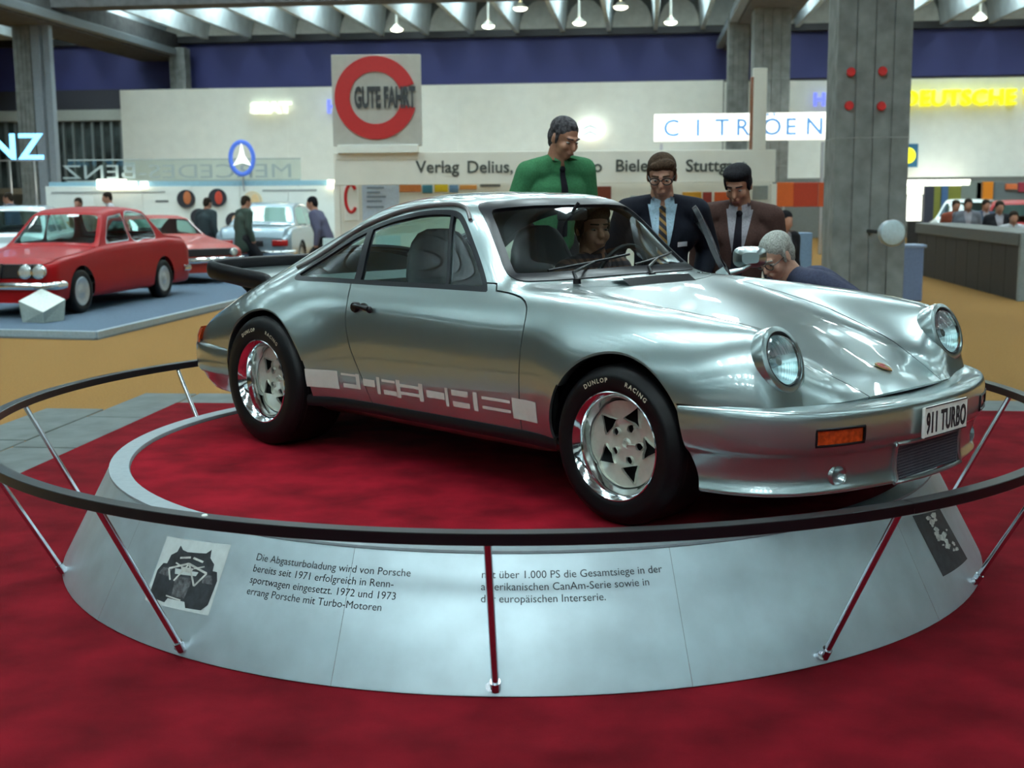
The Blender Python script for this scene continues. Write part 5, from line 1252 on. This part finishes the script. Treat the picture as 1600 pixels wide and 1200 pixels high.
# --- pendant lamps under the coffers
lamp_glow = glow('lamp bulb glow', (1, .96, .72), 14)
for (px, py, v), lb in zip(((620, 46, 41), (763, 41, 40), (813, 13, 36), (905, 36, 40), (970, 11, 36), (1048, 35, 40), (1531, 28, 41)), ('leftmost pendant lamp, above the ring sign', 'second pendant lamp from the left', 'higher pendant lamp between the second and fourth', 'pendant lamp above the man in green', 'higher pendant lamp right of the man in green', 'pendant lamp left of the slim column', 'pendant lamp right of the big column')):
    u, z = hv(px, py, v); p = hp(u, v, z); t_ = thing('pendant_lamp', lb, 'lamp', p, 0, 'pendant lamps under the ceiling')
    G().tube([(0, 0, .12), (0, 0, 8.4-z)], .035, 8).mk('rod', white_wall, t_)
    G().lathe([(.05, .16), (.09, .13), (.20, .02), (.205, 0)], 24).mk('shade', mat('lamp shade', (.70, .70, .62), .4), t_); G().ell((0, 0, -.005), (.185, .185, .07)).mk('bulb', lamp_glow, t_)
# --- the hall behind the photographer: white fascias over dark stands
for i, (u0, u1) in enumerate(((-24, -12.2), (-11.8, 0), (.4, 12), (12.4, 24))):
    t_ = thing('rear_stand', 'white fronted exhibition stand behind the viewpoint, number %s from left' % ['one', 'two', 'three', 'four'][i], 'booth', hp((u0+u1)/2, -17, .0105), -HA, 'stands behind the viewpoint')
    w_ = (u1-u0)/2; box('fascia', (0, 0, 3.4), (2*w_, .3, 2.2), white_wall, t_); box('back_wall', (0, -2.5, 1.2), (2*w_, .2, 2.4), mat('dark stand wall', (.07, .075, .09), .7), t_); box('desk', (0, -.6, .5), (w_, .8, 1.0), dk, t_)
    for s in (-1, 1): box('post', (s*(w_-.2), -.1, 1.15), (.15, .15, 2.3), steel, t_)

# ================================================================== other cars in the hall
def simple_car(label, loc, rz, paint, spec, face='round4', scale=1.0):
    s = spec; wb = s['wb']; w = s['w']/2; xf = s['fo']; xr = -wb-s['ro']
    t = thing(s.get('name', 'saloon_car'), label, 'car', loc, rz); t.scale = (scale,)*3
    top = s['top']; bx = [p[0] for p in top][::-1]; bzv = [p[1] for p in top][::-1]; be = s['belt']; ex = [p[0] for p in be][::-1]; ez = [p[1] for p in be][::-1]
    xs = sorted(set(list(np.linspace(xf, xr, 60))+[p[0] for p in top]), reverse=True); rows_ = []
    for x in xs:
        H = float(np.interp(x, bx, bzv)); zb_ = float(np.interp(x, ex, ez)); H = max(H, zb_+.012)
        e = min(1, (xf-x)/.18+.55) if x > xf-.18 else (min(1, (x-xr)/.18+.6) if x < xr+.18 else 1); ww = w*(1-.06*(1-min(1, e)))*min(1, e**.25)
        tum = min(.16, (H-zb_)*.36); wr = ww*.90-tum
        half = [(ww*.90, .20), (ww*.965, .24), (ww, .42), (ww, .56), (ww*.985, zb_-.05), (ww*.955, zb_-.012), (ww*.90, zb_+.004), (ww*.90-tum*.5, zb_+(H-zb_)*.5), (wr+.012, H-.035*min(1, (H-zb_)/.1)), (wr-.04, H-.008), (wr*.55, H+.006), (0, H+.012)]
        rows_.append([(x, y, z) for y, z in half]+[(x, -y, z) for y, z in half[-2::-1]])
    A_ = np.array(rows_); A_ = np.moveaxis(pchip(np.arange(A_.shape[1]), np.moveaxis(A_, 1, 0), np.linspace(0, A_.shape[1]-1, (A_.shape[1]-1)*3+1)), 0, 1); A_ = gauss(A_, .8, 0)
    g = G().grid(A_); g.add(list(A_[0])[::-1], [tuple(range(len(A_[0])))]); g.add(list(A_[-1]), [tuple(range(len(A_[-1])))])
    M = (np.array(g.v), g.f); R = s.get('r', .31)
    for cx in (0, -wb): M, _ = split(M, lambda V: np.maximum(np.hypot(V[:, 0]-cx, V[:, 2]-R)-(R+.05), .5*w-np.abs(V[:, 1])))
    gl = None; SW = s['side']
    for poly in SW:
        P_ = catmull(poly, 4, True) if len(poly) > 5 else poly
        W_, M = split(M, lambda V: np.minimum(sdpoly(V[:, [0, 2]], P_), np.abs(V[:, 1])-.3*w)); sfr, gg_ = split(W_, lambda V: .016-sdpoly(V[:, [0, 2]], P_)); 
        for q_, nm_, mt_ in ((sfr, 'window_trim', s.get('trim', steel)), (gg_, 'side_window', car_glass)):
            for h_ in split(q_, lambda V: V[:, 1]):
                if len(h_[1]): mk(nm_, *h_, mt_, t)
    for (x0, x1, nm) in s['screens']:
        mid = (x0+x1)/2; f = lambda V: np.minimum(np.minimum(V[:, 0]-min(x0, x1), max(x0, x1)-V[:, 0]), np.minimum(V[:, 2]-np.interp(V[:, 0], ex, ez)-.05, np.interp(V[:, 0], bx, bzv)*0+(.86*w-.36*(V[:, 2]-.8))-np.abs(V[:, 1])))
        W_, M = split(M, f); mk(nm, *W_, car_glass, t)
    body = mk('body_shell', *M, paint, t, True, 35)
    box('floor_pan', ((xf+xr)/2, 0, .30), (xf-xr-.5, 1.7*w, .16), trim_black, t); box('seat', (-wb*.45, 0, .62), (.35, 1.5*w, .45), mat('dark car seat', (.03, .025, .025), .8), t, 0, .06)
    box('wheel_housing', (0, 0, .42), (.72, 1.62*w, .5), trim_black, t); box('wheel_housing', (-wb, 0, .42), (.72, 1.62*w, .5), trim_black, t)
    for cx in (0, -wb):
        for sd in (-1, 1):
            wl = G().lathe(catmull([(.19, 0), (.22, -.012), (R-.03, -.01), (R-.004, .02), (R, .05), (R, .13), (R-.03, .17), (.2, .17)], 3), 36, 'y').mk('wheel', tyre_m, t)
            wl.location = (cx, sd*(w-.02), R); wl.rotation_euler = (0, 0, 0 if sd < 0 else PI)
            G().lathe([(0, -.012), (.05, -.014), (.07, .0), (.12, .012), (.16, -.004), (.185, -.010), (.20, 0), (.195, .03)], 36, 'y').mk('hub_cap', mat('car rim', (.5, .53, .55), .3, .8), wl)
    def bumper(xx, zz, sgn):
        P_ = [(xx-sgn*.35, -w-.01, zz), (xx-sgn*.12, -w-.01, zz), (xx, -w+.14, zz), (xx+sgn*.03, 0, zz), (xx, w-.14, zz), (xx-sgn*.12, w+.01, zz), (xx-sgn*.35, w+.01, zz)]
        g = G()
        for dz in (-.035, 0, .035): g.tube(P_, .03, 8)
        V = [(x, y, zz+(z-zz)*1.7) for x, y, z in g.v[:len(g.v)//3]]; mk('bumper', V, g.f[:len(g.f)//3], s.get('chrome', chrome), t)
    bumper(xf+.02, s.get('bz', .42), 1); bumper(xr-.02, s.get('bz', .42), -1)
    zg = s.get('zg', .60)
    if face == 'round4':
        gr = box('grille', (xf-.005, 0, zg), (.05, 1.66*w, .19), mat('black grille', (.015, .015, .018), .4), t)
        for y in (-.80, -.55, .55, .80): 
            h = G().lathe([(.085, -.02), (.09, .02), (.08, .045), (.04, .06), (0, .062)], 24, 'x', (xf+.01, y*w, zg)).mk('headlamp', mat('lamp glass', (.62, .68, .68), .15, .6), t)
            G().lathe([(.085, .02), (.098, .03), (.098, .04), (.085, .045)], 24, 'x', (xf+.01, y*w, zg)).mk('lamp_rim', chrome, h)
        G().prism([(-.12, .10), (.12, .10), (.05, -.14), (0, -.19), (-.05, -.14)], 0, .05, lambda a, b, h: (xf+.03+h, a, zg+b)).mk('shield_grille', steel, t)
    if face == 'slot':
        box('grille', (xf-.02, 0, zg), (.06, 1.5*w, .14), mat('black grille', (.015, .015, .018), .4), t)
        for y in (-.72, .72): G().lathe([(.07, 0), (.075, .03), (.06, .05), (0, .055)], 20, 'x', (xf-.0, y*w, zg)).mk('headlamp', MATS.get('lamp glass') or mat('lamp glass', (.62, .68, .68), .15, .6), t)
    zt = s.get('zt', .62)
    for y in (-1, 1): box('tail_lamp', (xr-.012, y*.72*w, zt), (.04, .42*w, .13), mat('red tail lens', (.42, .015, .015), .25, coat=.5), t, 0, .02)
    box('rear_plate', (xr-.012, 0, zt-.01), (.03, .45, .12), black_paint, t)
    return t
saloon = dict(wb=2.57, w=1.565, fo=.80, ro=1.0, r=.30, zg=.615, zt=.66, name='saloon_car',
    top=[(.80, .70), (.55, .775), (-.50, .86), (-.62, .885), (-1.10, 1.33), (-1.35, 1.395), (-1.9, 1.415), (-2.35, 1.375), (-2.80, .985), (-3.2, .955), (-3.5, .93), (-3.57, .72)],
    belt=[(.80, .685), (.5, .76), (-.6, .865), (-1.5, .905), (-2.8, .92), (-3.4, .88), (-3.57, .70)],
    side=[[(-.86, .905), (-1.19, 1.285), (-1.60, 1.33), (-1.62, .93), (-1.2, .915)], [(-1.70, .93), (-1.68, 1.335), (-2.20, 1.32), (-2.37, 1.25), (-2.50, .945), (-2.1, .935)]], screens=[(-.66, -1.08, 'windscreen'), (-2.42, -2.76, 'rear_window')])
red_paint = mat('red car paint', (.34, .004, .007), .45, coat=.12, noise=.03, nscale=3, spec=.15)
pf0, pf1 = floor_at(124, 489, .09), floor_at(246, 466, .09); fd = (pf0-pf1)[:2]; fd /= np.linalg.norm(fd); lf = np.array([-fd[1], fd[0]]); cfr = pf0[:2]-lf*.70
simple_car('bright red four door saloon on the low platform at left', (cfr[0], cfr[1], .09), math.atan2(fd[1], fd[0]), red_paint, saloon)
coupe2 = dict(wb=2.35, w=1.66, fo=.85, ro=.85, r=.30, zg=.56, zt=.6, name='sports_car',
    top=[(.85, .60), (.5, .70), (-.45, .80), (-.60, .82), (-1.15, 1.15), (-1.5, 1.20), (-1.9, 1.17), (-2.7, .90), (-3.1, .84), (-3.2, .6)], belt=[(.85, .585), (.5, .68), (-.6, .79), (-2.7, .83), (-3.1, .80), (-3.2, .58)],
    side=[[(-.85, .82), (-1.22, 1.10), (-1.75, 1.12), (-1.95, .85), (-1.4, .83)]], screens=[(-.66, -1.12, 'windscreen'), (-2.0, -2.6, 'rear_window')])
orange_red = mat('orange red car paint', (.36, .030, .020), .45, coat=.15, noise=.03, spec=.2)
p_ = floor_at(286, 444, .09); simple_car('orange red low sports car half hidden behind the red saloon', (p_[0]-.15, p_[1]+.7, .09), math.radians(-52), orange_red, coupe2, 'slot')
sil2 = mat('silver blue car paint', (.30, .40, .46), .3, .4, coat=1.0, noise=.03)
p_ = at(392, 400, 25); simple_car('silver blue saloon seen from behind left of the coupe roof', (p_[0]+.2, 29.0, .09), math.radians(86), sil2, dict(saloon, zt=.62), '')
wht = mat('white car paint', (.62, .70, .72), .35, coat=1.0, noise=.02)
simple_car('pale white saloon cut off by the left edge', (-9.05, 22.3, .09), math.radians(-82), wht, saloon)
beige = mat('beige car paint', (.42, .26, .12), .4, coat=.8, noise=.03)
p_ = at(290, 380, 27); simple_car('beige coupe behind the two red cars', (p_[0]-.6, 28.75, .09), math.radians(8), beige, coupe2, 'slot')
p_ = at(1466, 345, 35); simple_car('white estate car behind the dark counter', (p_[0]+.3, 34.3, .0), math.radians(-118), wht, dict(saloon, top=[(.80, .70), (.55, .775), (-.50, .86), (-.62, .885), (-1.10, 1.33), (-1.35, 1.395), (-2.6, 1.40), (-3.3, 1.34), (-3.55, .95), (-3.57, .72)]))
p_ = at(1562, 345, 28.5); simple_car('small red car behind the counter at the right edge', (p_[0]+.1, 27.8, .0), math.radians(-112), red_paint, saloon)
p_ = at(1262, 350, 24); simple_car('white car glimpsed between brown jacket and concrete column', (p_[0]-.2, 27.6, .0), math.radians(-80), wht, saloon)

# ================================================================== visitors further back
vx = .022
coatm = {n: cloth('visitor '+n, c) for n, c in dict(slate=(.035, .05, .055), green=(.05, .075, .06), blue=(.06, .08, .13), tan=(.22, .15, .08), white=(.5, .52, .55), rust=(.28, .07, .04), grey=(.16, .17, .20), violet=(.10, .10, .16), black=(.02, .02, .025)).items()}
def visitor(label, px, py, Y, face, m, hair='dark', lean=.1, ground=0.0, hp_=.25, top='jacket'):
    return person(label, at(px, py, Y), D2(face), ground, lean, hp_, 0, 0, 'a', hair, 'short', top, coatm[m], dkt, palegrey, None, voxel=vx, group='visitors in the background')
visitor('visitor in dark slate coat seen from behind near the round photos', 325, 318, 26.7, 60, 'slate', lean=.12, ground=.09)
visitor('visitor in green grey coat beside the silver blue saloon', 385, 316, 24.4, 40, 'green', ground=.09)
visitor('visitor in violet grey jacket leaning to the left of the coupe', 487, 318, 22.5, 170, 'violet', 'black', .35, .09)
visitor('visitor in pale shirt behind the red saloon roof', 167, 309, 26.8, 200, 'white', top='shirt', ground=.09); visitor('dark haired visitor in tan coat bending behind the red saloon', 122, 318, 26.5, -100, 'tan', 'dark', .4, .09)
visitor('visitor in blue jacket beside the white car at the left edge', 12, 310, 26.35, 180, 'blue', ground=.09)
visitor('visitor in rust red top behind the dark counter', 1494, 322, 25.6, -90, 'rust'); visitor('visitor in grey suit standing behind the middle of the counter', 1513, 320, 25.1, -100, 'grey'); visitor('visitor in slate jacket right of the grey suit behind the counter', 1541, 321, 26.6, -80, 'blue'); visitor('visitor in white top at the right end of the counter', 1584, 340, 23.0, -100, 'white', top='shirt'); visitor('visitor in black coat in front of the small red car', 1562, 324, 23.8, -95, 'black')
visitor('dark haired visitor standing behind the white car by the column', 1228, 345, 15.5, -60, 'black', 'black')
